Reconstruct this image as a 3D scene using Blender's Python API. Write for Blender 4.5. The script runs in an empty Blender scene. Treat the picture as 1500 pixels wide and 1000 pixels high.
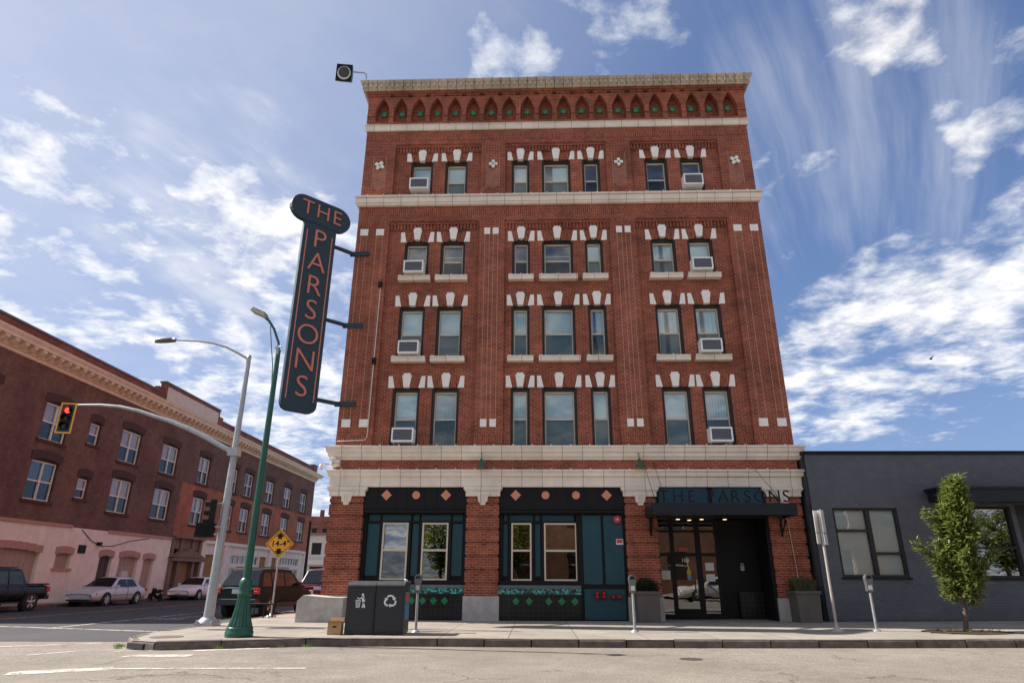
import bpy, math, random
from mathutils import Vector, Matrix
R=math.radians; PI=math.pi
random.seed(7)
SC=bpy.context.scene; COL=SC.collection
# ------------------------------------------------------------------ camera
cam=bpy.data.cameras.new("camera"); co=bpy.data.objects.new("camera",cam); COL.objects.link(co)
def cam_rot(pitch,yaw,roll):
    cy,sy=math.cos(yaw),math.sin(yaw); cp,sp=math.cos(pitch),math.sin(pitch)
    f=Vector((sy*cp,cy*cp,sp)); r=Vector((cy,-sy,0)); u=r.cross(f)
    c,s=math.cos(roll),math.sin(roll); r2=c*r+s*u; u2=-s*r+c*u
    return Matrix((r2,u2,-f)).transposed()
co.matrix_world=Matrix.Translation((-0.9048,-21.021,1.3684))@cam_rot(0.353966,-0.0362125,0.0056553).to_4x4()
cam.sensor_width=36; cam.lens=36*936.14/1500; cam.clip_end=5000; cam.clip_start=0.05
SC.camera=co
# ------------------------------------------------------------------ sun, sky, exposure
SUN_EL=41.5; SUNV=Vector((-1,0.19,0)).normalized()*math.cos(R(SUN_EL))+Vector((0,0,math.sin(R(SUN_EL))))
sl=bpy.data.lights.new("sun",'SUN'); sl.energy=4.0; sl.angle=R(0.5); sl.color=(1,.93,.84)
so=bpy.data.objects.new("sun",sl); COL.objects.link(so); so.rotation_euler=SUNV.to_track_quat('Z','Y').to_euler()
SC.view_settings.view_transform='Standard'; SC.view_settings.look='None'
SC.view_settings.gamma=1; SC.view_settings.exposure=1.3
W=bpy.data.worlds.new("World"); SC.world=W; W.use_nodes=True
class NT:
    def __init__(s,nt): s.nt=nt; s.n=nt.nodes; s.l=nt.links; s.n.clear()
    def node(s,t,**kw):
        n=s.n.new(t)
        for k,v in kw.items(): setattr(n,k,v)
        return n
    def set(s,sock,v):
        if isinstance(v,bpy.types.NodeSocket): s.l.new(v,sock)
        elif v is not None:
            if sock.type=='RGBA' and len(v)==3: v=(*v,1)
            sock.default_value=v
    def math(s,op,a,b=0.5,c=None,clamp=False):
        n=s.node('ShaderNodeMath',operation=op,use_clamp=clamp); s.set(n.inputs[0],a); s.set(n.inputs[1],b)
        if c is not None: s.set(n.inputs[2],c)
        return n.outputs[0]
    def vmath(s,op,a,b=None):
        n=s.node('ShaderNodeVectorMath',operation=op); s.set(n.inputs[0],a)
        if b is not None: s.set(n.inputs[1],b)
        return n.outputs['Value'] if op in('DOT_PRODUCT','LENGTH') else n.outputs[0]
    def mix(s,f,a,b,bt='MIX'):
        n=s.node('ShaderNodeMix',data_type='RGBA',blend_type=bt); s.set(n.inputs[0],f); s.set(n.inputs[6],a); s.set(n.inputs[7],b); return n.outputs[2]
    def ramp(s,f,lo,hi,a=0.,b=1.,smooth=True):
        n=s.node('ShaderNodeMapRange',interpolation_type='SMOOTHSTEP' if smooth else 'LINEAR')
        s.set(n.inputs[0],f); s.set(n.inputs[1],lo); s.set(n.inputs[2],hi); s.set(n.inputs[3],a); s.set(n.inputs[4],b); return n.outputs[0]
    def noise(s,vec,scale,detail=4,rough=.5,dist=0.):
        n=s.node('ShaderNodeTexNoise'); s.set(n.inputs['Vector'],vec); n.inputs['Scale'].default_value=scale
        n.inputs['Detail'].default_value=detail; n.inputs['Roughness'].default_value=rough; n.inputs['Distortion'].default_value=dist
        return n.outputs['Fac']
    def sep(s,v):
        n=s.node('ShaderNodeSeparateXYZ'); s.set(n.inputs[0],v); return n.outputs
    def comb(s,x,y,z=0.):
        n=s.node('ShaderNodeCombineXYZ'); s.set(n.inputs[0],x); s.set(n.inputs[1],y); s.set(n.inputs[2],z); return n.outputs[0]
SKYTINT=(.72,.78,.95); SKYROLL=(.42,.30,.17); CL=4.7
t=NT(W.node_tree)
sky=t.node('ShaderNodeTexSky',sky_type='NISHITA',sun_disc=False,sun_elevation=R(SUN_EL),sun_rotation=math.atan2(SUNV.x,SUNV.y))
sky.air_density=1.0; sky.dust_density=0.6; sky.ozone_density=2.0
D_=t.node('ShaderNodeTexCoord').outputs['Generated']
dx,dy,dz=t.sep(D_)
den=t.math('ADD',t.math('MAXIMUM',dz,0.0),0.12)
uv=t.comb(t.math('DIVIDE',dx,den),t.math('DIVIDE',dy,den))
_w=t.node('ShaderNodeTexNoise'); t.set(_w.inputs['Vector'],D_); _w.inputs['Scale'].default_value=9.; _w.inputs['Detail'].default_value=4
DW=t.vmath('ADD',D_,t.vmath('MULTIPLY',t.vmath('SUBTRACT',_w.outputs['Color'],(.5,.5,.5)),(.16,.16,.16)))
DW=t.vmath('NORMALIZE',DW)
def blob(d,ang,w):
    v=Vector(d).normalized()
    dt=t.vmath('DOT_PRODUCT',DW,tuple(v))
    return t.math('MULTIPLY',t.ramp(dt,math.cos(R(ang*1.35)),math.cos(R(ang*.1))),w)
BL=[((-.60,.70,.385),11,.20),((-.50,.78,.37),11,.24),((-.41,.85,.32),11,.25),((-.34,.91,.22),14,.28),((-.64,.68,.34),12,.17),((-.45,.86,.25),12,.20),
    ((-.62,.66,.43),7,.13),((-.36,.86,.37),7,.16),((-.34,.80,.46),6,.10),((-.03,.713,.70),4,.27),((.533,.627,.568),3.8,.20),((.554,.657,.512),2.8,.17),((.565,.725,.40),6.5,.185),((.49,.79,.37),5,.18),((.60,.73,.33),5,.12),
    ((.535,.797,.284),6.5,.205),((.409,.875,.259),4.5,.21),((.48,.83,.285),4,.07),((.439,.615,.655),4,.21),((.13,.667,.75),5.5,.22),((.43,.885,.18),7,.07),((.40,.85,.33),3,.16),
    ((-.36,.93,.10),10,.2),((0,-.8,.5),75,.26),((.9,0,.4),35,.12),((-.9,-.1,.4),40,.12)]  # widest blob: unseen cloud added behind the camera to brighten the shaded facade
m=None
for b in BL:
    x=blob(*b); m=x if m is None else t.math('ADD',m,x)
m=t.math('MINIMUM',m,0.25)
n1=t.noise(uv,2.7,10,.60,.15); n2=t.noise(uv,11.0,7,.6,.2)
nn=t.math('MULTIPLY',t.math('SUBTRACT',t.math('ADD',t.math('MULTIPLY',n1,.64),t.math('MULTIPLY',n2,.36)),.5),1.45)
cv=t.math('ADD',nn,m)
cl=t.ramp(cv,.10,.44)
# thin high cirrus, combed along one direction
ca,sa=math.cos(R(30)),math.sin(R(30))
ux,uy,_=t.sep(uv)
ua=t.math('ADD',t.math('MULTIPLY',ux,sa),t.math('MULTIPLY',uy,ca)); ub=t.math('SUBTRACT',t.math('MULTIPLY',ux,ca),t.math('MULTIPLY',uy,sa))
wob=t.noise(uv,1.6,3,.5)
st=t.noise(t.comb(t.math('MULTIPLY',ua,.9),t.math('ADD',t.math('MULTIPLY',ub,11.),t.math('MULTIPLY',wob,.9)),3.),1.0,7,.6)
soft=t.noise(t.comb(t.math('MULTIPLY',ua,2.0),t.math('MULTIPLY',ub,4.),5.),1.0,8,.62,.4)
cm1=blob((.42,.70,.57),13,.36)
cm2=t.math('ADD',t.math('ADD',blob((-.44,.76,.48),9,.20),blob((-.50,.66,.55),12,.04)),t.math('ADD',blob((-.1,.8,.45),26,.06),-.02))
ci=t.math('ADD',t.math('MULTIPLY',t.ramp(t.math('ADD',st,cm1),.64,1.15),.29),t.math('MULTIPLY',t.ramp(t.math('ADD',soft,cm2),.62,1.1),.62))
# pale veil around the sun's side of the sky
veil=t.math('MULTIPLY',t.ramp(t.vmath('DOT_PRODUCT',D_,tuple(SUNV)),.30,.95),.32)
tot=t.math('MAXIMUM',cl,t.math('MINIMUM',t.math('ADD',ci,veil),.9))
shade=t.ramp(t.noise(t.vmath('ADD',uv,(.08,-.05,0)),5.3,7,.58),.36,.62,.66,1.0)
ccol=t.mix(shade,(.66,.72,.85),(1,.985,.96))
s0=t.vmath('MULTIPLY',sky.outputs[0],SKYTINT)
s0=t.vmath('DIVIDE',s0,t.vmath('ADD',(1,1,1),t.vmath('MULTIPLY',s0,SKYROLL)))
skyc=s0
cc=t.vmath('MULTIPLY',ccol,(CL,CL,CL))
fin=t.mix(tot,skyc,cc)
bg=t.node('ShaderNodeBackground'); t.set(bg.inputs[0],fin); bg.inputs[1].default_value=0.10
wo=t.node('ShaderNodeOutputWorld'); t.l.new(bg.outputs[0],wo.inputs[0])
SC.cycles.max_bounces=8; SC.cycles.transparent_max_bounces=12
SC.cycles.use_denoising=True
# ------------------------------------------------------------------ ground height (gently dished streets)
def gz(x):
    x=min(max(x,-30),14); return .0065*(x+3.5) if x<-3.5 else .0005*(x+3.5)**2
KERB=.15
# ------------------------------------------------------------------ materials
MATS={}
def mat(name,col,rough=.6,metal=0.,var=.12,vscale=3.,bump=0.,bscale=40.,spec=.5,emit=None,streak=0.,coat=0.,alpha=None):
    if name in MATS: return MATS[name]
    m=bpy.data.materials.new(name); m.use_nodes=True; t=NT(m.node_tree)
    p=t.node('ShaderNodeBsdfPrincipled'); o=t.node('ShaderNodeOutputMaterial'); t.l.new(p.outputs[0],o.inputs[0])
    oc=t.node('ShaderNodeTexCoord').outputs['Object']
    n=t.noise(oc,vscale,6,.6)
    f=t.ramp(n,.3,.7,1-var,1+var,False)
    c=t.vmath('MULTIPLY',tuple(col),t.comb(f,f,f))
    if streak:
        x,y,z=t.sep(oc); s=t.noise(t.comb(t.math('MULTIPLY',t.math('ADD',x,y),6.),t.math('MULTIPLY',z,.5)),1.,5,.65)
        c=t.mix(t.ramp(s,.5,.75,0,streak),c,tuple(v*.45 for v in col))
    t.set(p.inputs['Base Color'],c); p.inputs['Metallic'].default_value=metal
    t.set(p.inputs['Roughness'],t.ramp(n,.3,.7,max(.02,rough-.08),min(1,rough+.08),False)); p.inputs['Specular IOR Level'].default_value=spec
    if coat: p.inputs['Coat Weight'].default_value=coat; p.inputs['Coat Roughness'].default_value=.03
    if bump:
        b=t.node('ShaderNodeBump'); b.inputs['Strength'].default_value=bump; b.inputs['Distance'].default_value=.02
        t.set(b.inputs['Height'],t.noise(oc,bscale,5,.6)); t.l.new(b.outputs[0],p.inputs['Normal'])
    if emit: p.inputs['Emission Color'].default_value=(*emit[0],1); p.inputs['Emission Strength'].default_value=emit[1]
    MATS[name]=m; return m
def brick(name,c1,c2,mort,bw=.22,bh=.0745,ms=.009,swap=False,stain=.25,bump=.35,extra=None,var=.5,joint_only=False,rough=.85):
    m=bpy.data.materials.new(name); m.use_nodes=True; t=NT(m.node_tree)
    p=t.node('ShaderNodeBsdfPrincipled'); o=t.node('ShaderNodeOutputMaterial'); t.l.new(p.outputs[0],o.inputs[0])
    oc=t.node('ShaderNodeTexCoord').outputs['Object']; x,y,z=t.sep(oc)
    h=t.math('ADD',x,y) if not joint_only or bh<1 else t.math('ADD',x,0.)
    v=t.comb(z,h) if swap else t.comb(h,z)
    b=t.node('ShaderNodeTexBrick'); t.set(b.inputs['Vector'],v); b.inputs['Scale'].default_value=1
    b.inputs['Brick Width'].default_value=bw; b.inputs['Row Height'].default_value=bh; b.inputs['Mortar Size'].default_value=ms
    b.inputs['Mortar Smooth'].default_value=.2; b.inputs['Bias'].default_value=0
    if joint_only: b.offset=0.
    t.set(b.inputs['Color1'],c1); t.set(b.inputs['Color2'],c2); t.set(b.inputs['Mortar'],mort)
    c=b.outputs['Color']
    n=t.noise(oc,.55,6,.65); n2=t.noise(oc,3.,5,.6)
    f=t.math('MULTIPLY',t.ramp(n,.3,.7,1-stain,1+stain,False),t.ramp(n2,.25,.75,1-stain*.7,1+stain*.7,False))
    c=t.vmath('MULTIPLY',c,t.comb(f,f,f))
    sk=t.noise(t.comb(t.math('MULTIPLY',h,3.),t.math('MULTIPLY',z,.35)),1.,6,.65)
    c=t.mix(t.ramp(sk,.55,.8,0,stain*1.2),c,tuple(a*.4 for a in c1))
    if extra: c=extra(t,c,x,y,z,n2)
    t.set(p.inputs['Base Color'],c); p.inputs['Roughness'].default_value=rough; p.inputs['Specular IOR Level'].default_value=.3
    bu=t.node('ShaderNodeBump'); bu.inputs['Strength'].default_value=bump; bu.inputs['Distance'].default_value=.01; bu.invert=True
    t.set(bu.inputs['Height'],b.outputs['Fac']); t.l.new(bu.outputs[0],p.inputs['Normal'])
    MATS[name]=m; return m
BR=((.315,.070,.034),(.175,.038,.020),(.33,.165,.112))
M_BRICK=brick('red_brick',*BR,ms=.0105,stain=.36)
M_SOLD=brick('red_brick_soldier',*BR,swap=True)
M_CREAM=brick('cream_terracotta',(.78,.68,.57),(.72,.62,.51),(.17,.13,.11),bw=.66,bh=3.,ms=.008,joint_only=True,stain=.13,bump=.2,rough=.5)
M_GRAYBRICK=brick('painted_gray_brick',(.104,.107,.120),(.092,.095,.107),(.078,.080,.09),stain=.17,bump=.35,rough=.55)
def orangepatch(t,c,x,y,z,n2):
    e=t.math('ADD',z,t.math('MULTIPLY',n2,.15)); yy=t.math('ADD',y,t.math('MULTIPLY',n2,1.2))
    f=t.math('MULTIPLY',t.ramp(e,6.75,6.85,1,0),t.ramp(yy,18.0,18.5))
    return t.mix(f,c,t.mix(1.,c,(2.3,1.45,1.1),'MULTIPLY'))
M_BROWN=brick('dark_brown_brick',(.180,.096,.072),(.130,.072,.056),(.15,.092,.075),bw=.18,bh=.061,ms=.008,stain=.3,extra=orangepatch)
M_BROWNTOP=brick('parapet_brick',(.25,.085,.06),(.19,.066,.05),(.2,.1,.08),stain=.35)
M_STREETBRICK=brick('street_brick',(.27,.125,.065),(.21,.095,.05),(.25,.18,.12),bh=.09,stain=.3)
M_BLKTILE=brick('black_tile',(.008,.008,.009),(.011,.011,.012),(.035,.035,.036),bw=.15,bh=.15,ms=.005,joint_only=True,stain=.1,bump=.1,rough=.25)
M_WHITE=mat('white_terracotta',(.84,.79,.71),.5,var=.06,vscale=6,streak=.1)
M_CONC=mat('pier_concrete',(.40,.37,.34),.85,var=.2,vscale=4,bump=.3,streak=.3)
M_TEAL=mat('teal_paint',(.016,.060,.078),.45,var=.12,spec=.3,streak=.15)
M_BLACK=mat('black_paint',(.007,.007,.008),.5,var=.15,spec=.22)
M_SHADE=mat('interior_dark',(.02,.02,.022),.9)  # dark tone painted in for the shade inside rooms, wheel arches and gaps
M_FRAME=mat('beige_sash',(.58,.50,.38),.5,var=.06)
M_WFRAME=mat('white_sash',(.72,.68,.63),.5,var=.06)
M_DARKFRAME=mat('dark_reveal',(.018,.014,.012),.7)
M_SALMON=mat('salmon_paint',(.62,.235,.14),.45,var=.06)
M_GREENTILE=mat('green_tile',(.012,.17,.07),.25,var=.15)
M_GREENGLAZE=mat('green_glaze',(.035,.24,.09),.3,var=.4,vscale=12)
M_NEON=mat('sign_letter_red',(.58,.18,.12),.45,var=.05)
M_SIGN=mat('sign_navy',(.028,.048,.064),.5,var=.1,spec=.25)
M_AC=mat('white_plastic',(.84,.83,.80),.45,var=.05,streak=.1)
M_ACG=mat('gray_grille',(.11,.115,.13),.6,var=.1)
M_GRAYPOLE=mat('galvanized_steel',(.36,.37,.38),.45,metal=.5,var=.12,vscale=8)
M_GREENPOLE=mat('green_pole_paint',(.008,.075,.045),.35,var=.15)
M_RUBBER=mat('rubber',(.018,.018,.019),.8)
M_ALLOY=mat('alloy',(.55,.52,.47),.35,metal=.7)
M_CHROME=mat('chrome',(.7,.7,.7),.15,metal=1)
M_YEL=mat('yellow_sign_sheeting',(.80,.36,.01),.4,var=.05)
M_PINK=mat('pink_stucco',(.82,.705,.60),.85,var=.10,vscale=2,bump=.25,bscale=15,streak=.2)
M_PINKARCH=mat('rose_arch',(.46,.25,.20),.8,var=.1)
M_BOARD=mat('taupe_board',(.40,.30,.235),.75,var=.08,streak=.2)
M_PLY=mat('brown_plywood',(.30,.15,.05),.7,var=.15,streak=.2)
M_STONE=mat('brownstone',(.22,.14,.10),.85,var=.2,bump=.3)
M_CORN=mat('cream_cornice',(.72,.60,.45),.6,var=.12,streak=.25)
M_LENSR=mat('red_lens',(.6,.02,.02),.3,emit=((1,.04,.03),1.6)); M_LENSD=mat('dark_lens',(.02,.03,.02),.3); M_LENSA=mat('amber_lens',(.08,.04,.005),.3); M_LENSG=mat('green_lens',(.01,.06,.04),.3)
M_TAIL=mat('tail_lamp_red',(.45,.015,.015),.2); M_AMBER=mat('amber_lamp',(.7,.18,.03),.2)
M_HEAD=mat('lamp_clear',(.55,.56,.58),.1)
M_CARGLASS=mat('car_glass',(.012,.016,.02),.05,spec=.45)
M_BARK=mat('bark',(.10,.075,.055),.9,var=.3,bump=.6,bscale=25)
M_SOIL=mat('bark_mulch',(.045,.022,.015),.95,var=.4,vscale=20,bump=.6)
M_BIN=mat('charcoal_bin_paint',(.030,.029,.031),.5,var=.10,spec=.3,streak=.15)
M_WPAINT=mat('white_decal',(.75,.75,.74),.5,var=.05)
M_CARD=mat('cardboard',(.42,.26,.13),.8,var=.1)
M_RED=mat('red_enamel',(.30,.015,.015),.3); M_REDBELL=mat('red_bell',(.42,.05,.06),.4)
M_ROPE=mat('pale_pipe',(.45,.36,.24),.6)
M_LIT=mat('downlight',(.9,.8,.6),.5,emit=((1,.72,.40),.9))
M_PAPER=mat('paper',(.62,.58,.54),.8,var=.05)
M_PLANTER=mat('planter_concrete',(.105,.088,.074),.8,var=.15,bump=.2,streak=.2)
M_BLIND=mat('pale_blind',(.78,.90,.91),.8,var=.04)
def leafmat(name,c1,c2,rough=.4):
    m=bpy.data.materials.new(name); m.use_nodes=True; t=NT(m.node_tree)
    p=t.node('ShaderNodeBsdfPrincipled'); o=t.node('ShaderNodeOutputMaterial'); t.l.new(p.outputs[0],o.inputs[0])
    g=t.node('ShaderNodeNewGeometry').outputs['Random Per Island']
    t.set(p.inputs['Base Color'],t.mix(g,c1,c2)); p.inputs['Roughness'].default_value=rough
    tr=t.node('ShaderNodeBsdfTranslucent'); t.set(tr.inputs[0],t.mix(g,tuple(v*1.8 for v in c1),tuple(v*1.8 for v in c2)))
    mx=t.node('ShaderNodeMixShader'); mx.inputs[0].default_value=.35; t.l.new(p.outputs[0],mx.inputs[1]); t.l.new(tr.outputs[0],mx.inputs[2]); t.l.new(mx.outputs[0],o.inputs[0])
    MATS[name]=m; return m
M_LEAF=leafmat('magnolia_leaf',(.055,.085,.02),(.21,.235,.06),.31)
M_LEAF2=leafmat('street_tree_leaf',(.10,.15,.02),(.22,.24,.04),.5)
M_GRASS=leafmat('weed_leaf',(.06,.14,.02),(.16,.24,.03),.6)
M_SHRUB=leafmat('shrub_leaf',(.012,.028,.009),(.03,.05,.015),.6)
M_SHRUB2=leafmat('grassy_leaf',(.05,.055,.02),(.09,.09,.03),.6)
def glassmat(name,fres,tint=(1,1,1),rough=.01,base=None):
    m=bpy.data.materials.new(name); m.use_nodes=True; t=NT(m.node_tree)
    o=t.node('ShaderNodeOutputMaterial'); g=t.node('ShaderNodeBsdfGlossy'); g.inputs['Roughness'].default_value=rough
    oc=t.node('ShaderNodeTexCoord').outputs['Object']
    bu=t.node('ShaderNodeBump'); bu.inputs['Strength'].default_value=.035; bu.inputs['Distance'].default_value=.05
    t.set(bu.inputs['Height'],t.noise(oc,1.6,2,.4)); t.l.new(bu.outputs[0],g.inputs['Normal'])
    if base is None: b=t.node('ShaderNodeBsdfTransparent'); t.set(b.inputs[0],tint)
    else: b=t.node('ShaderNodeBsdfDiffuse'); t.set(b.inputs[0],base)
    lw=t.node('ShaderNodeFresnel'); lw.inputs[0].default_value=1.5
    f=t.math('ADD',t.math('MULTIPLY',lw.outputs[0],.9),fres,clamp=True)
    mx=t.node('ShaderNodeMixShader'); t.set(mx.inputs[0],f); t.l.new(b.outputs[0],mx.inputs[1]); t.l.new(g.outputs[0],mx.inputs[2]); t.l.new(mx.outputs[0],o.inputs[0])
    MATS[name]=m; return m
M_PANE=glassmat('window_glass',.16,(.88,.97,.97)); M_SCREEN=glassmat('screened_glass',.04,(.36,.44,.45))
M_SHOPGLASS=glassmat('shop_glass',.30,(.35,.35,.35)); M_SKYGLASS=glassmat('street_glass',.14,(.85,.9,.92))
M_SHOPSCREEN=glassmat('screened_shop_glass',.14,(.2,.2,.2)); M_SKYDARK=glassmat('street_glass_dark',.06,(.3,.33,.35)); M_DOORGLASS=glassmat('door_glass',.20,(.45,.42,.38))
def tilemat(name,cols,sz):
    m=bpy.data.materials.new(name); m.use_nodes=True; t=NT(m.node_tree)
    p=t.node('ShaderNodeBsdfPrincipled'); o=t.node('ShaderNodeOutputMaterial'); t.l.new(p.outputs[0],o.inputs[0])
    oc=t.node('ShaderNodeTexCoord').outputs['Object']; x,y,z=t.sep(oc)
    v=t.comb(t.math('FLOOR',t.math('DIVIDE',x,sz)),t.math('FLOOR',t.math('DIVIDE',z,sz)))
    w=t.node('ShaderNodeTexWhiteNoise',noise_dimensions='2D'); t.set(w.inputs['Vector'],v)
    c=t.mix(t.ramp(w.outputs[0],.45,.5),cols[0],t.mix(t.ramp(w.outputs[0],.6,.95),cols[1],cols[2]))
    t.set(p.inputs['Base Color'],c); p.inputs['Roughness'].default_value=.25
    MATS[name]=m; return m
M_MOSAIC=tilemat('teal_mosaic',((.012,.03,.032),(.02,.17,.14),(.10,.42,.36)),.05)
def roadmat(name,col,crack=.5,patch=.18,fine=.3,oil=True):
    m=bpy.data.materials.new(name); m.use_nodes=True; t=NT(m.node_tree)
    p=t.node('ShaderNodeBsdfPrincipled'); o=t.node('ShaderNodeOutputMaterial'); t.l.new(p.outputs[0],o.inputs[0])
    oc=t.node('ShaderNodeTexCoord').outputs['Object']
    a=t.noise(oc,.35,5,.6); b=t.noise(oc,30.,5,.8); c_=t.noise(oc,2.2,5,.6)
    f=t.math('MULTIPLY',t.math('MULTIPLY',t.ramp(a,.3,.7,1-patch,1+patch,False),t.ramp(b,.3,.7,1-fine,1+fine,False)),t.ramp(c_,.3,.7,.9,1.1,False))
    c=t.vmath('MULTIPLY',tuple(col),t.comb(f,f,f))
    vo=t.node('ShaderNodeTexVoronoi',feature='DISTANCE_TO_EDGE'); x,y,z=t.sep(oc)
    wv=t.vmath('ADD',oc,t.comb(t.math('MULTIPLY',t.noise(oc,1.3,5,.6),1.6),t.math('MULTIPLY',t.noise(t.vmath('ADD',oc,(7,3,1)),1.3,5,.6),1.6)))
    t.set(vo.inputs['Vector'],wv); vo.inputs['Scale'].default_value=.28
    ck=t.math('MULTIPLY',t.ramp(vo.outputs['Distance'],.0,.012,1,0),t.ramp(t.noise(oc,.5,3,.5),.45,.6,0,crack))
    c=t.mix(ck,c,tuple(v*.35 for v in col))
    # tyre-polished, oil-darkened lanes running along x
    if oil:
        lane=t.noise(t.comb(t.math('MULTIPLY',x,.06),t.math('MULTIPLY',y,.9)),1.,4,.55)
        c=t.mix(t.ramp(lane,.5,.75,0,.28),c,tuple(v*.55 for v in col))
    t.set(p.inputs['Base Color'],c); p.inputs['Roughness'].default_value=.9; p.inputs['Specular IOR Level'].default_value=.25
    bu=t.node('ShaderNodeBump'); bu.inputs['Strength'].default_value=.5; bu.inputs['Distance'].default_value=.01
    t.set(bu.inputs['Height'],b); t.l.new(bu.outputs[0],p.inputs['Normal'])
    MATS[name]=m; return m
M_ROAD=roadmat('worn_chip_seal',(.208,.184,.155),.8,.18,.6); M_ASPH=roadmat('dark_asphalt',(.060,.060,.066),.4,.15,.25)
def pavemat():
    m=bpy.data.materials.new('pavement_concrete'); m.use_nodes=True; t=NT(m.node_tree)
    p=t.node('ShaderNodeBsdfPrincipled'); o=t.node('ShaderNodeOutputMaterial'); t.l.new(p.outputs[0],o.inputs[0])
    oc=t.node('ShaderNodeTexCoord').outputs['Object']
    b=t.node('ShaderNodeTexBrick'); t.set(b.inputs['Vector'],oc); b.inputs['Scale'].default_value=1; b.offset=0
    b.inputs['Brick Width'].default_value=1.5; b.inputs['Row Height'].default_value=1.5; b.inputs['Mortar Size'].default_value=.012
    t.set(b.inputs['Color1'],(.29,.258,.22)); t.set(b.inputs['Color2'],(.265,.236,.203)); t.set(b.inputs['Mortar'],(.12,.10,.08))
    f=t.math('MULTIPLY',t.ramp(t.noise(oc,.9,6,.65),.3,.7,.8,1.15,False),t.ramp(t.noise(oc,40,3,.6),.3,.7,.88,1.12,False))
    c=t.vmath('MULTIPLY',b.outputs[0],t.comb(f,f,f))
    sp=t.noise(oc,5.,2,.4); c=t.mix(t.ramp(sp,.72,.76,0,.6),c,(.08,.07,.06))
    t.set(p.inputs['Base Color'],c); p.inputs['Roughness'].default_value=.88; p.inputs['Specular IOR Level'].default_value=.25
    MATS['pavement_concrete']=m; return m
M_PAVE=pavemat()
M_KERB=mat('kerb_stone',(.135,.103,.085),.9,var=.45,vscale=5,bump=.5,streak=.2)
def wornpaint(name,col):
    m=bpy.data.materials.new(name); m.use_nodes=True; t=NT(m.node_tree)
    o=t.node('ShaderNodeOutputMaterial'); p=t.node('ShaderNodeBsdfPrincipled'); t.set(p.inputs['Base Color'],col); p.inputs['Roughness'].default_value=.8
    tr=t.node('ShaderNodeBsdfTransparent'); oc=t.node('ShaderNodeTexCoord').outputs['Object']
    f=t.ramp(t.math('ADD',t.math('MULTIPLY',t.noise(oc,3.,6,.7),.6),t.math('MULTIPLY',t.noise(oc,40,3,.7),.4)),.47,.57,.88,.1)
    mx=t.node('ShaderNodeMixShader'); t.set(mx.inputs[0],f); t.l.new(tr.outputs[0],mx.inputs[1]); t.l.new(p.outputs[0],mx.inputs[2]); t.l.new(mx.outputs[0],o.inputs[0])
    MATS[name]=m; return m
M_LINE=wornpaint('worn_white_paint',(.62,.58,.52)); M_LINEY=wornpaint('worn_yellow_paint',(.55,.24,.04))
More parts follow.
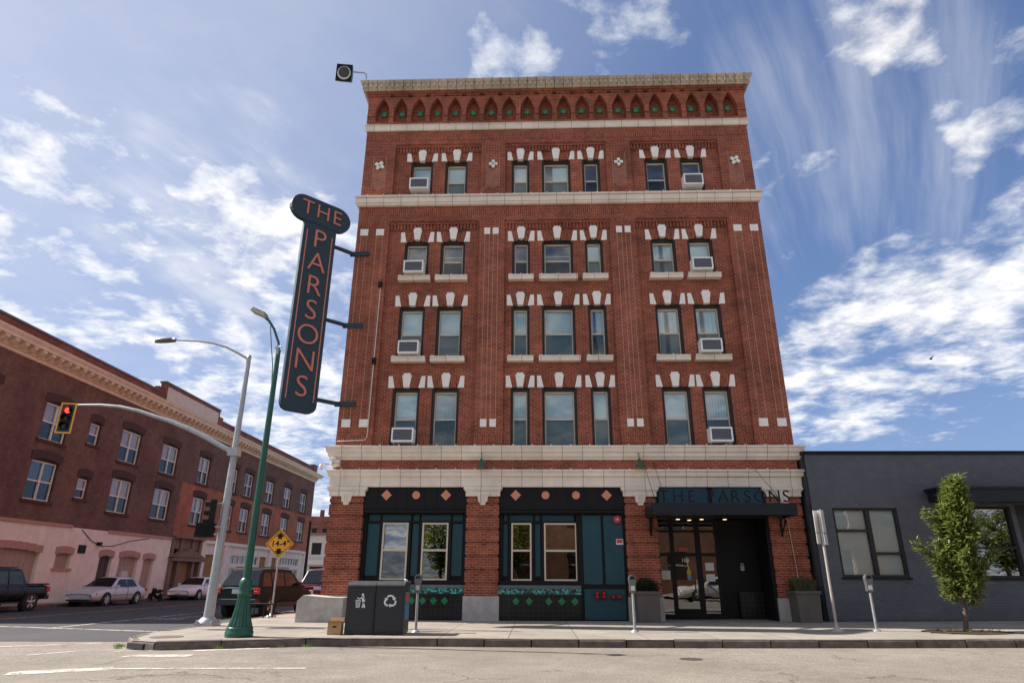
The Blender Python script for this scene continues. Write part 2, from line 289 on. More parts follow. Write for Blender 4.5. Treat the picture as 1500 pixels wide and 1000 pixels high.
# ------------------------------------------------------------------ mesh builder
class MB:
    def __init__(s): s.v=[]; s.f=[]; s.sm=[]
    def add(s,vs,fs,smooth=False):
        o=len(s.v); s.v+= [tuple(v) for v in vs]; s.f+=[tuple(i+o for i in f) for f in fs]; s.sm+=[smooth]*len(fs); return s
    def box(s,x0,x1,y0,y1,z0,z1,M=None):
        vs=[Vector((x,y,z)) for z in(z0,z1) for y in(y0,y1) for x in(x0,x1)]
        if M is not None: vs=[M@v for v in vs]
        return s.add(vs,[(0,2,3,1),(4,5,7,6),(0,1,5,4),(2,6,7,3),(0,4,6,2),(1,3,7,5)])
    def quad(s,*p): return s.add(p,[tuple(range(len(p)))])
    def prism(s,poly,y0,y1,M=None,axis='y'):
        n=len(poly)
        mk={'y':lambda a,b,d:Vector((a,d,b)),'x':lambda a,b,d:Vector((d,a,b)),'z':lambda a,b,d:Vector((a,b,d))}[axis]
        vs=[mk(a,b,y0) for a,b in poly]+[mk(a,b,y1) for a,b in poly]
        if M is not None: vs=[M@v for v in vs]
        return s.add(vs,[tuple(range(n)),tuple(range(2*n-1,n-1,-1))]+[(i,i+n,(i+1)%n+n,(i+1)%n) for i in range(n)])
    def tube(s,pts,r,n=10,cap=True):
        pts=[Vector(p) for p in pts]; k=len(pts); rs=r if isinstance(r,(list,tuple)) else [r]*k
        vs=[]; ref=None
        for i,p in enumerate(pts):
            d=(pts[min(i+1,k-1)]-pts[max(i-1,0)]).normalized()
            if ref is None: ref=Vector((1,0,0)) if abs(d.x)<.8 else Vector((0,1,0))
            a=(ref-d*ref.dot(d)).normalized(); b=d.cross(a); ref=a
            for j in range(n):
                an=2*PI*j/n; vs.append(p+a*math.cos(an)*rs[i]+b*math.sin(an)*rs[i])
        fs=[(i*n+j,i*n+(j+1)%n,(i+1)*n+(j+1)%n,(i+1)*n+j) for i in range(k-1) for j in range(n)]
        s.add(vs,fs,True)
        if cap: s.add(vs[:n],[tuple(range(n))]); s.add(vs[-n:],[tuple(range(n))])
        return s
    def lathe(s,prof,n=20,M=None,flute=None):
        vs=[]
        for i,(r,z) in enumerate(prof):
            for j in range(n):
                a=2*PI*j/n; rr=r
                if flute and flute[0]<=z<=flute[1]: rr=r*(1-.10*(j%2))
                v=Vector((rr*math.cos(a),rr*math.sin(a),z)); vs.append(M@v if M is not None else v)
        k=len(prof)
        s.add(vs,[(i*n+j,i*n+(j+1)%n,(i+1)*n+(j+1)%n,(i+1)*n+j) for i in range(k-1) for j in range(n)],not flute)
        s.add(vs[:n],[tuple(range(n))]); s.add(vs[-n:],[tuple(range(n))]); return s
    def build(s,name,m,parent=None,loc=None):
        me=bpy.data.meshes.new(name); me.from_pydata(s.v,[],s.f); me.materials.append(m)
        for p,k in zip(me.polygons,s.sm): p.use_smooth=k
        me.update(); o=bpy.data.objects.new(name,me); COL.objects.link(o)
        if parent: o.parent=parent
        if loc: o.location=loc
        return o
    def build_by(s,name,m,parent,key):
        groups={}
        for f,k in zip(s.f,s.sm):
            c=sum((Vector(s.v[i]) for i in f),Vector())/len(f); groups.setdefault(key(c),[]).append((f,k))
        out=[]
        for kk,fs in groups.items():
            b=MB(); mp={}
            for f,k in fs:
                g=[]
                for i in f:
                    if i not in mp: mp[i]=len(b.v); b.v.append(s.v[i])
                    g.append(mp[i])
                b.f.append(tuple(g)); b.sm.append(k)
            out.append(b.build(name,m,parent))
        return out
    def build_each(s,name,m,parent):
        par=list(range(len(s.v)))
        def fd(a):
            while par[a]!=a: par[a]=par[par[a]]; a=par[a]
            return a
        for f in s.f:
            for i in f[1:]: par[fd(i)]=fd(f[0])
        it={}; 
        for f,k in zip(s.f,s.sm): it.setdefault(fd(f[0]),[]).append((f,k))
        out=[]
        for fs in it.values():
            b=MB(); mp={}
            for f,k in fs:
                g=[]
                for i in f:
                    if i not in mp: mp[i]=len(b.v); b.v.append(s.v[i])
                    g.append(mp[i])
                b.f.append(tuple(g)); b.sm.append(k)
            out.append(b.build(name,m,parent))
        return out
def tag(o,label=None,cat=None,group=None,kind=None):
    if label: o['label']=label
    if cat: o['category']=cat
    if group: o['group']=group
    if kind: o['kind']=kind
    return o
def empty(name,loc=(0,0,0),rz=0,label=None,cat=None,group=None):
    o=bpy.data.objects.new(name,None); COL.objects.link(o); o.location=loc; o.rotation_euler=(0,0,rz); o.empty_display_size=.2
    return tag(o,label,cat,group)
def dup(root,loc,rz=0,label=None,group=None):
    def cp(o,par):
        c=o.copy(); COL.objects.link(c)
        if par: c.parent=par
        for ch in list(o.children): cp(ch,c)
        return c
    r=cp(root,None); r.location=loc; r.rotation_euler=(0,0,rz); tag(r,label,None,group); return r
def text(name,s,size,m,parent,M,ext=.01,align='CENTER',space=1.,bold=0.):
    c=bpy.data.curves.new(name,'FONT'); c.body=s; c.size=size; c.extrude=ext; c.align_x=align; c.align_y='CENTER'; c.space_character=space; c.offset=bold; c.resolution_u=4
    o=bpy.data.objects.new(name+'_curve',c); COL.objects.link(o)
    dg=bpy.context.evaluated_depsgraph_get(); me=bpy.data.meshes.new_from_object(o.evaluated_get(dg)); bpy.data.objects.remove(o); bpy.data.curves.remove(c)
    me.transform(M); me.materials.clear(); me.materials.append(m); me.name=name
    o=bpy.data.objects.new(name,me); COL.objects.link(o)
    if parent: o.parent=parent
    return o
FRONT=Matrix.Rotation(PI/2,4,'X')      # text in the xz plane, read from -y
def TF(x,y,z,rz=0,lean=0): return Matrix.Translation((x,y,z))@Matrix.Rotation(rz,4,'Z')@FRONT@Matrix.Rotation(lean,4,'Z')
def wall(mb,T,u0,u1,z0,z1,holes,d=0.,depth=.3):
    """front sheet with holes (u0,u1,z0,z1[,rise]) and their reveals; T maps (u,z,depth)"""
    us=sorted({u0,u1,*[h[0] for h in holes],*[h[1] for h in holes]}); zs=sorted({z0,z1,*[h[2] for h in holes],*[h[3] for h in holes]})
    us=[u for u in us if u0<=u<=u1]; zs=[z for z in zs if z0<=z<=z1]
    for a,b in zip(us,us[1:]):
        for c,e in zip(zs,zs[1:]):
            mu,mz=(a+b)/2,(c+e)/2
            if any(h[0]<mu<h[1] and h[2]<mz<h[3] for h in holes): continue
            mb.quad(T(a,c,d),T(b,c,d),T(b,e,d),T(a,e,d))
    for h in holes:
        a,b,c,e=h[:4]; r=h[4] if len(h)>4 else 0; d2=d+depth
        mb.quad(T(a,c,d),T(a,c,d2),T(a,e,d2),T(a,e,d)); mb.quad(T(b,c,d),T(b,e,d),T(b,e,d2),T(b,c,d2)); mb.quad(T(a,c,d),T(b,c,d),T(b,c,d2),T(a,c,d2))
        if not r: mb.quad(T(a,e,d),T(a,e,d2),T(b,e,d2),T(b,e,d))
        else:
            N=8
            arc=[(a+(b-a)*i/N, e-r+r*(1-(2*i/N-1)**2)) for i in range(N+1)]
            for (p,q),(p2,q2) in zip(arc,arc[1:]):
                mb.quad(T(p,q,d),T(p2,q2,d),T(p2,e,d),T(p,e,d)); mb.quad(T(p,q,d),T(p,q,d2),T(p2,q2,d2),T(p2,q2,d))
def band(mb,prof,x0,x1,y0=0.,ret=1.5):
    """moulding along x: prof = [(out,z)...]; mitred returns at both ends"""
    k=len(prof); vs=[]
    for o,z in prof: vs+= [(x0-o,y0+ret,z),(x0-o,y0-o,z),(x1+o,y0-o,z),(x1+o,y0+ret,z)]
    for i in range(k-1):
        for j in range(3): mb.add([vs[i*4+j],vs[i*4+j+1],vs[i*4+4+j+1],vs[i*4+4+j]],[(0,1,2,3)])
    mb.add([vs[i] for i in(0,1,2,3)],[(0,1,2,3)]); mb.add([vs[-4],vs[-3],vs[-2],vs[-1]],[(0,1,2,3)])
IDT=lambda u,z,d:(u,d,z)
# ================================================================== SETTING: roads, pavements
def sheet(name,xs,ys,z,m,kind='structure'):
    mb=MB(); vs=[(x,y,z+gz(x)) for y in ys for x in xs]; n=len(xs)
    mb.add(vs,[(j*n+i,j*n+i+1,(j+1)*n+i+1,(j+1)*n+i) for j in range(len(ys)-1) for i in range(n-1)],True)
    return tag(mb.build(name,m),kind=kind)
XS=[-2500,-400,-100,-40]+[-30+i for i in range(0,45)]+[20,40,100,400,2500]
sheet('ground',XS,[-2500,-300,-100,-60,-20,0,20,60,150,400,2500],-.004,M_ROAD)
tag(sheet('road_cross_street',[-25.25]+[-25+i for i in range(0,16)]+[-8.8],[-5.2,0,20,60,130],.002,M_ASPH),kind='structure')
def pavement(name,poly,kerbedges,m=M_PAVE,h=KERB):
    """flat slab following gz with a vertical kerb on the listed edges, poly counter clockwise"""
    mb=MB(); mb.quad(*[(x,y,h+gz(x)) for x,y in poly]); return tag(mb.build(name,m),kind='structure')
OUT=[(-10.05,110),(-10.05,-4.2),(-10.0,-5.1),(-9.75,-6.05),(-9.25,-6.75),(-8.6,-7.05),(-7.4,-6.7),(-5.8,-6.2)]+[(x,-6.12-.02*(x<2)) for x in range(-3,16)]+[(60,-6.12)]
def strip_sheet(name,outline,inner_y,m,h):
    mb=MB()
    # fan of quads from the outline back to a far line, following the dish
    pts=outline
    for (a,b),(c,d) in zip(pts,pts[1:]):
        mb.quad((a,b,h+gz(a)),(c,d,h+gz(c)),(c,inner_y,h+gz(c)),(a,inner_y,h+gz(a)))
    return tag(mb.build(name,m),kind='structure')
FR=[p for p in OUT if p[1]<-4]
pv=MB()
for (a,b),(c,d) in zip(FR,FR[1:]):
    if abs(a-c)<1e-6: continue
    pv.quad((a,b,KERB+gz(a)),(c,d,KERB+gz(c)),(c,2.0,KERB+gz(c)),(a,2.0,KERB+gz(a)))
pv.quad((-10.05,2.0,KERB+gz(-10.05)),(-7.4,2.0,KERB+gz(-7.4)),(-7.4,110,KERB+gz(-7.4)),(-10.05,110,KERB+gz(-10.05)))
tag(pv.build('pavement',M_PAVE),kind='structure')
kb=MB()
rk=random.Random(4)
def kerbline(kb,pts,w=.16):
    seg=[]
    for (a,b),(c,d) in zip(pts,pts[1:]):
        L=math.hypot(c-a,d-b); n=max(1,int(L/1.6))
        if L>40: n=12
        for i in range(n): seg.append(((a+(c-a)*i/n,b+(d-b)*i/n),(a+(c-a)*(i+1)/n,b+(d-b)*(i+1)/n)))
    for (p,q) in seg:
        t_=Vector((q[0]-p[0],q[1]-p[1],0)); L=t_.length; t_.normalize(); nn=Vector((-t_.y,t_.x,0))
        g=.012; ch=.03; j=rk.uniform(-.012,.012); top=KERB+.006+rk.uniform(-.008,.008)
        P0=Vector((p[0],p[1],gz(p[0])))+t_*g; P1=Vector((q[0],q[1],gz(q[0])))-t_*g
        prof=[(-.02+j,-.05),(j-.01,top-ch),(ch+j,top),(w,top),(w,-.05)]
        vs=[P0+nn*a+Vector((0,0,b)) for a,b in prof]+[P1+nn*a+Vector((0,0,b)) for a,b in prof]
        kb.add(vs,[(0,1,6,5),(1,2,7,6),(2,3,8,7),(3,4,9,8),(0,1,2,3,4),(5,6,7,8,9)])
kerbline(kb,OUT)
tag(kb.build('kerb',M_KERB),kind='structure')
pl=MB(); X0=-25.3
pl.quad((X0,-30,KERB+gz(X0)),(-27.6,-30,KERB+gz(-27.6)),(-27.6,130,KERB+gz(-27.6)),(X0,130,KERB+gz(X0)))
tag(pl.build('pavement_far_side',M_PAVE),kind='structure')
kb=MB(); kerbline(kb,[(X0,130),(X0,-6)][::-1],.16); tag(kb.build('kerb_far_side',M_KERB),kind='structure')
po=MB()
for x in range(-40,60,4): po.quad((x,-32,KERB+gz(x)),(x+4,-32,KERB+gz(x+4)),(x+4,-24,KERB+gz(x+4)),(x,-24,KERB+gz(x)))
tag(po.build('pavement_opposite',M_PAVE),kind='structure')
def stripe(mb,pts,w,z=.003):
    for (a,b),(c,d) in zip(pts,pts[1:]):
        n=max(1,int(abs(c-a)/1.)); v=Vector((c-a,d-b)).normalized(); nx,ny=-v.y*w/2,v.x*w/2
        for i in range(n):
            p=(a+(c-a)*i/n,b+(d-b)*i/n); q=(a+(c-a)*(i+1)/n,b+(d-b)*(i+1)/n)
            mb.quad((p[0]-nx,p[1]-ny,gz(p[0])+z),(q[0]-nx,q[1]-ny,gz(q[0])+z),(q[0]+nx,q[1]+ny,gz(q[0])+z),(p[0]+nx,p[1]+ny,gz(p[0])+z))
ml=MB()
stripe(ml,[(-7.95,-9.86),(-4.6,-9.70)],.11)
stripe(ml,[(-8.95,-10.42),(-7.7,-9.80)],.42)
stripe(ml,[(-8.55,-8.08),(-7.35,-7.98)],.34)
stripe(ml,[(-9.25,-7.32),(-8.3,-6.98)],.07); stripe(ml,[(-7.75,-7.12),(-6.4,-6.62)],.2)
stripe(ml,[(-12.4,-6.5),(-10.6,-5.6)],.12); stripe(ml,[(-10.5,-8.0),(-10.0,-7.2)],.10)
tag(ml.build('road_markings',M_LINE),kind='structure')
ml=MB()
stripe(ml,[(-19.4,.3),(-10.7,-2.55)],.13,.007); stripe(ml,[(-15.0,-1.4),(-15.0,100)],.11,.0075)
for pts in ([(-14.4,2.8),(-13.5,2.8),(-13.5,3.8),(-14.4,3.8),(-14.4,2.8)],[(-14.0,3.9),(-13.2,4.9)],[(-14.3,5.0),(-13.3,5.0)],[(-13.9,2.9),(-13.9,4.6)]): stripe(ml,pts,.09,.008)
tag(ml.build('cross_street_markings',M_LINE),kind='structure')
ml=MB(); stripe(ml,[(-19.75,-1.5),(-19.75,100)],.11,.007); stripe(ml,[(-20.0,-1.5),(-20.0,100)],.11,.007)
tag(ml.build('yellow_centre_line',M_LINEY),kind='structure')
# ================================================================== THE BRICK HOTEL
H=empty('brick_hotel',(0,0,0),0,'tall five storey red brick corner hotel with cream stone bands and pointed arch frieze','building')
WX=7.55; RY=.12                      # half width, depth of the recessed bays
BAYS=[(-6.33,-2.92),(-1.97,1.97),(2.92,6.33)]
OPN={5:[(-5.70,-4.82),(-4.33,-3.45),(-1.72,-1.03),(-.54,.57),(1.03,1.72),(3.45,4.33),(4.82,5.70)],
     4:[(-5.72,-4.80),(-4.36,-3.44),(-1.68,-1.02),(-.57,.57),(1.02,1.68),(3.44,4.36),(4.80,5.72)],
     3:[(-5.75,-4.82),(-4.39,-3.45),(-1.70,-1.05),(-.60,.58),(1.05,1.70),(3.43,4.35),(4.78,5.75)],
     2:[(-5.78,-4.84),(-4.42,-3.48),(-1.71,-1.06),(-.63,.55),(1.03,1.70),(3.43,4.40),(4.80,5.76)]}
ZR={5:(15.14,16.80),4:(11.74,13.28),3:(8.62,10.58),2:(5.50,7.52)}
def bayof(u): return 0 if u<-2.5 else (1 if u<2.5 else 2)
mb=MB()
# pier plane with the bays cut out
wall(mb,IDT,-WX,WX,14.80,18.3,[(a,b,14.80,17.52) for a,b in BAYS],0,RY)
wall(mb,IDT,-WX,WX,5.4,14.80,[(a,b,5.4,14.02) for a,b in BAYS],0,RY)
for bi,(a,b) in enumerate(BAYS):
    for fl,(z0,z1) in ((5,(14.80,17.52)),):
        wall(mb,IDT,a,b,z0,z1,[(u0,u1,*ZR[5]) for u0,u1 in OPN[5] if bayof((u0+u1)/2)==bi],RY,.30)
    hs=[]
    for fl in(4,3,2): hs+=[(u0,u1,*ZR[fl]) + ((.11,) if fl==4 else ()) for u0,u1 in OPN[fl] if bayof((u0+u1)/2)==bi]
    wall(mb,IDT,a,b,5.4,14.02,hs,RY,.30)
# band between the two cream mouldings, and top wall behind the arches
mb.box(-WX,WX,-.02,.3,4.6,5.45)
mb.box(-WX,WX,.20,.4,18.2,19.95)
# side and rear walls, and the little set-offs down the right flank
mb.box(-WX,-WX+.3,.30,26,.1,19.95); mb.box(WX-.3,WX,.30,26,.1,19.95); mb.box(-WX,WX,25.7,26,.1,19.95)
mb.box(-WX+.3,-WX+.6,.0,.35,5.4,18.3) if False else None
mb.box(WX,WX+.10,.5,14,.1,11.55); mb.box(WX+.1,WX+.19,.6,14,.1,8.3)
mb.build('wall',M_BRICK,H)
mb=MB(); mb.box(-WX+.3,WX-.3,1.9,25.6,.2,19.9); mb.box(-WX+.3,WX-.3,.75,1.9,5.0,18.2); mb.build('interior',M_SHADE,H)
mb=MB(); mb.box(-WX,WX,.1,26,19.96,20.05); mb.build('roof',M_ACG,H)
# soldier courses, proud by a few millimetres
mb=MB()
mb.box(-WX-.003,WX+.003,-.006,.1,14.28,14.62); mb.box(-WX-.003,WX+.003,-.006,.1,17.72,17.98)
for a,b in ((-WX,-6.33),(-2.92,-1.97),(1.97,2.92),(6.33,WX)): mb.box(a+.002,b-.002,-.006,.1,13.82,14.05); mb.box(a+.002,b-.002,-.006,.1,5.55,5.83)
for bi,(a,b) in enumerate(BAYS):
    us=[a]+[v for o in OPN[2] if bayof(sum(o)/2)==bi for v in o]+[b]
    for c,d in zip(us[::2],us[1::2]): mb.box(c+.004,d-.004,RY-.006,RY+.1,5.5,5.78)
mb.build_each('soldier_course',M_SOLD,H)
# corbelled dentils over each bay
mb=MB()
for a,b in BAYS:
    for z in (14.02,17.52):
        mb.box(a,b,RY-.075,RY+.02,z-.10,z-.002)
        mb.box(a,b,RY-.03,RY+.02,z-.36,z-.33)
        n=int((b-a)/.125)
        for i in range(n):
            x=a+(b-a)*(i+.5)/n; mb.box(x-.036,x+.036,RY-.055,RY+.02,z-.33,z-.10)
mb.build_by('dentil_course',M_BRICK,H,lambda c:(bayof(c.x),c.z>16))
# pale pointing lines and stone squares on the piers
mb=MB(); sq=MB()
for xs in ((-7.27,-6.67),(-2.62,-2.30),(2.30,2.62),(6.67,7.27)):
    for c in xs:
        for q in (-.12,.12) if abs(c)>3 else (-.085,.085):
            mb.box(c+q-.008,c+q+.008,-.004,.01,6.33,13.45)
        w=.15 if abs(c)>3 else .11
        for z in (6.10,13.43): sq_=sq.box(c-w,c+w,-.02,.05,z,z+.27)
for c in (-6.92,-2.44,2.44,6.92):
    for i in range(14):
        z=15.55+i*.085
        if 16.35<z<16.72 : continue
        for s_ in(-1,1):
            M=Matrix.Translation((c+s_*.12,-.002,z))@Matrix.Rotation(-s_*PI/4,4,'Y'); mb.box(-.16,.16,-.002,.01,-.008,.008,M)
    for s_ in(-1,1): mb.box(c+s_*.25-.007,c+s_*.25+.007,-.004,.01,15.5,17.0)
mb.build_by('pale_pointing',mat('pale_mortar',(.43,.27,.205),.9),H,lambda c:((lambda c:0 if c.x<-4.7 else 1 if c.x<0 else 2 if c.x<4.7 else 3)(c),c.z>14.5))
sq.build_each('stone_square',M_WHITE,H)
for c in (-6.92,-2.44,2.44,6.92):
    o=MB(); g=MB(); ro=PI/4 if abs(c)>5 else 0
    for k in range(4):
        M=Matrix.Translation((c,0,16.55))@Matrix.Rotation(ro+k*PI/2,4,'Y')
        o.box(.035,.19,-.03,.02,-.06+(.035 if ro else 0),.06+(.035 if ro else 0),M) if ro else o.box(.02,.17,-.03,.02,-.055,.055,M)
        g.box(.05,.11,-.025,.02,.07,.13,M) if not ro else g.box(.06,.14,-.024,.02,.10,.14,M)
    oo=o.build('ornament',M_WHITE,H); g.box(c-.028,c+.028,-.035,.02,16.522,16.578); g.build_each('green_inset',M_GREENGLAZE,oo)
# pointed arch frieze
mb=MB(); N=20; pit=13.93/19; fx0=-WX-.02; gl=[]
for i in range(N):
    c=-6.965+pit*i; a=c-pit/2 if i else fx0; b=c+pit/2 if i<N-1 else -fx0
    zb,zs,za=18.53,19.02,19.70; yf,yb=-.13,.20; hw=.268
    prof=[(hw,zb),(hw*1.04,zb+.2)]+[(hw*math.cos(tq*PI/2)**.75*(1.04 if tq<.3 else 1.0),zs+(za-zs)*tq) for tq in(0,.12,.25,.4,.55,.7,.85,.95,1)]
    for (w0,z0),(w1,z1) in zip(prof,prof[1:]):
        mb.quad((a,yf,z0),(c-w0,yf,z0),(c-w1,yf,z1),(a,yf,z1)); mb.quad((c+w0,yf,z0),(b,yf,z0),(b,yf,z1),(c+w1,yf,z1))
        for s_ in(-1,1): mb.quad((c+s_*w0,yf,z0),(c+s_*w0,yb,z0),(c+s_*w1,yb,z1),(c+s_*w1,yf,z1))
    mb.quad((a,yf,18.45),(b,yf,18.45),(b,yf,zb),(a,yf,zb)); mb.quad((a,yf,za),(b,yf,za),(b,yf,19.76),(a,yf,19.76))
    mb.quad((c-hw,yf,zb),(c+hw,yf,zb),(c+hw,yb,zb),(c-hw,yb,zb))
    mb.box(a if i==0 else c-pit/2,c-hw-.02,yf-.035,yf+.01,18.80,18.87); mb.box(c+hw+.02,b,yf-.035,yf+.01,18.80,18.87)
    gl.append(c)
    # corbel steps above with a dark notch between the arches
    for k in range(6):
        z=19.76+k*.032; y=-.13-.034*k; w=.115-.02*k
        xa=a-(.02*k if i==0 else 0); xb=b+(.02*k if i==N-1 else 0)
        if k<4: mb.box(xa+(w if i else 0),xb-(w if i<N-1 else 0),y,.05,z,z+.031)
        else: mb.box(xa,xb,y,.05,z,z+.031)
mb.build('arch_frieze',M_BRICK,H)
for c in gl:
    o=MB(); q=.13; zr_=19.14
    o.prism([(c-q,zr_),(c,zr_-q),(c+q,zr_),(c,zr_+q)],  .15,.22)
    for k in range(4):
        M=Matrix.Translation((c,0,zr_))@Matrix.Rotation(k*PI/2,4,'Y'); o.prism([(.07,.07),(.13,.075),(.075,.13)],.14,.22,M)
    o.build('green_rosette',M_GREENGLAZE,H)
# cream mouldings
mb=MB(); band(mb,[(.02,18.17),(.05,18.18),(.07,18.24),(.07,18.39),(.10,18.41),(.10,18.465),(.02,18.49)],-WX,WX); 
for i in range(24): x=-WX+.3+i*.627; mb.box(x-.02,x+.02,-.105,-.05,18.46,18.495)
mb.build('belt_course',M_CREAM,H)
mb=MB(); band(mb,[(.02,14.67),(.09,14.70),(.10,14.77),(.14,14.79),(.14,15.00),(.18,15.03),(.18,15.09),(.02,15.13)],-WX,WX,ret=2)
for i in range(24): x=-WX+.3+i*.627; mb.box(x-.02,x+.02,-.185,-.1,15.09,15.125)
mb.build('belt_course',M_CREAM,H)
mb=MB(); band(mb,[(.03,4.98),(.09,5.00),(.11,5.05),(.16,5.09),(.17,5.20),(.22,5.23),(.24,5.35),(.27,5.37),(.27,5.42),(.02,5.48)],-WX,WX,ret=3)
for i in range(24): x=-WX+.3+i*.627; mb.box(x-.02,x+.02,-.275,-.15,5.42,5.465)
mb.build('belt_course',M_CREAM,H)
mb=MB(); band(mb,[(.03,4.12),(.05,4.14),(.06,4.42),(.12,4.46),(.13,4.58),(.17,4.61),(.17,4.66),(-.01,4.70)],-WX,WX,ret=3)
for i in range(24): x=-WX+.3+i*.627; mb.box(x-.018,x+.018,-.175,-.05,4.66,4.70)
mb.build('belt_course',M_CREAM,H)
M_METALC=brick('cornice_metal',(.50,.41,.31),(.44,.36,.27),(.10,.085,.07),bw=.36,bh=3.,ms=.012,joint_only=True,stain=.25,bump=.3,rough=.55)
mb=MB(); band(mb,[(.29,19.93),(.34,19.94),(.36,19.985),(.39,20.00),(.40,20.20),(.44,20.23),(.48,20.31),(.48,20.355),(.3,20.40)],-WX+.14,WX-.14,ret=8)
n=72
for i in range(n):
    x=-WX-.22+(2*WX+.44)*(i+.5)/n; mb.box(x-.045,x+.045,-.45,-.36,20.03,20.19)
for i in range(44): x=-WX-.2+i*.3488; mb.box(x-.010,x+.010,-.488,-.42,20.20,20.375)
mb.build('cornice',M_METALC,H)
# windows with lintel stones, sills, sashes, panes and blinds
BLINDK={(5,0):'b',(5,1):'b',(5,2):'b',(5,3):'h',(5,4):'n',(5,5):'n',(5,6):'n',
        (4,0):'n',(4,1):'o',(4,2):'n',(4,3):'o',(4,4):'b',(4,5):'c',(4,6):'b',
        (3,0):'b',(3,1):'v',(3,2):'v',(3,3):'v',(3,4):'d',(3,5):'c',(3,6):'d',
        (2,0):'b',(2,1):'s',(2,2):'v',(2,3):'v',(2,4):'b',(2,5):'b',(2,6):'v'}
def stone_wedge(cx,zb,zt,w0,w1,crest=True,skew=0):
    p=[(cx-w0,zb),(cx+w0,zb),(cx+w1+skew,zt),(cx-w1+skew,zt)]
    if crest: p=[(cx-w0,zb),(cx+w0,zb),(cx+w1,zt-.07),(cx+w1*.72,zt-.07),(cx+w1*.72,zt),(cx-w1*.72,zt),(cx-w1*.72,zt-.07),(cx-w1,zt-.07)]
    return p
def sash(win,u0,u1,z0,z1,y,fm,pane,screen,split=.5,kind='b',T=IDT,fw=.055,room=True):
    zm=z0+(z1-z0)*split
    p=MB(); p.quad(T(u0,zm,y),T(u1,zm,y),T(u1,z1,y),T(u0,z1,y)); p.build('pane',pane,win)
    p=MB(); p.quad(T(u0,z0,y-.03),T(u1,z0,y-.03),T(u1,zm,y-.03),T(u0,zm,y-.03)); p.build('pane',screen,win)
def tbox(mb,T,u0,u1,z0,z1,d0,d1):
    vs=[T(u,z,d) for d in(d0,d1) for z in(z0,z1) for u in(u0,u1)]
    mb.add(vs,[(0,1,3,2),(4,6,7,5),(0,4,5,1),(2,3,7,6),(0,2,6,4),(1,5,7,3)])
rb=random.Random(12)
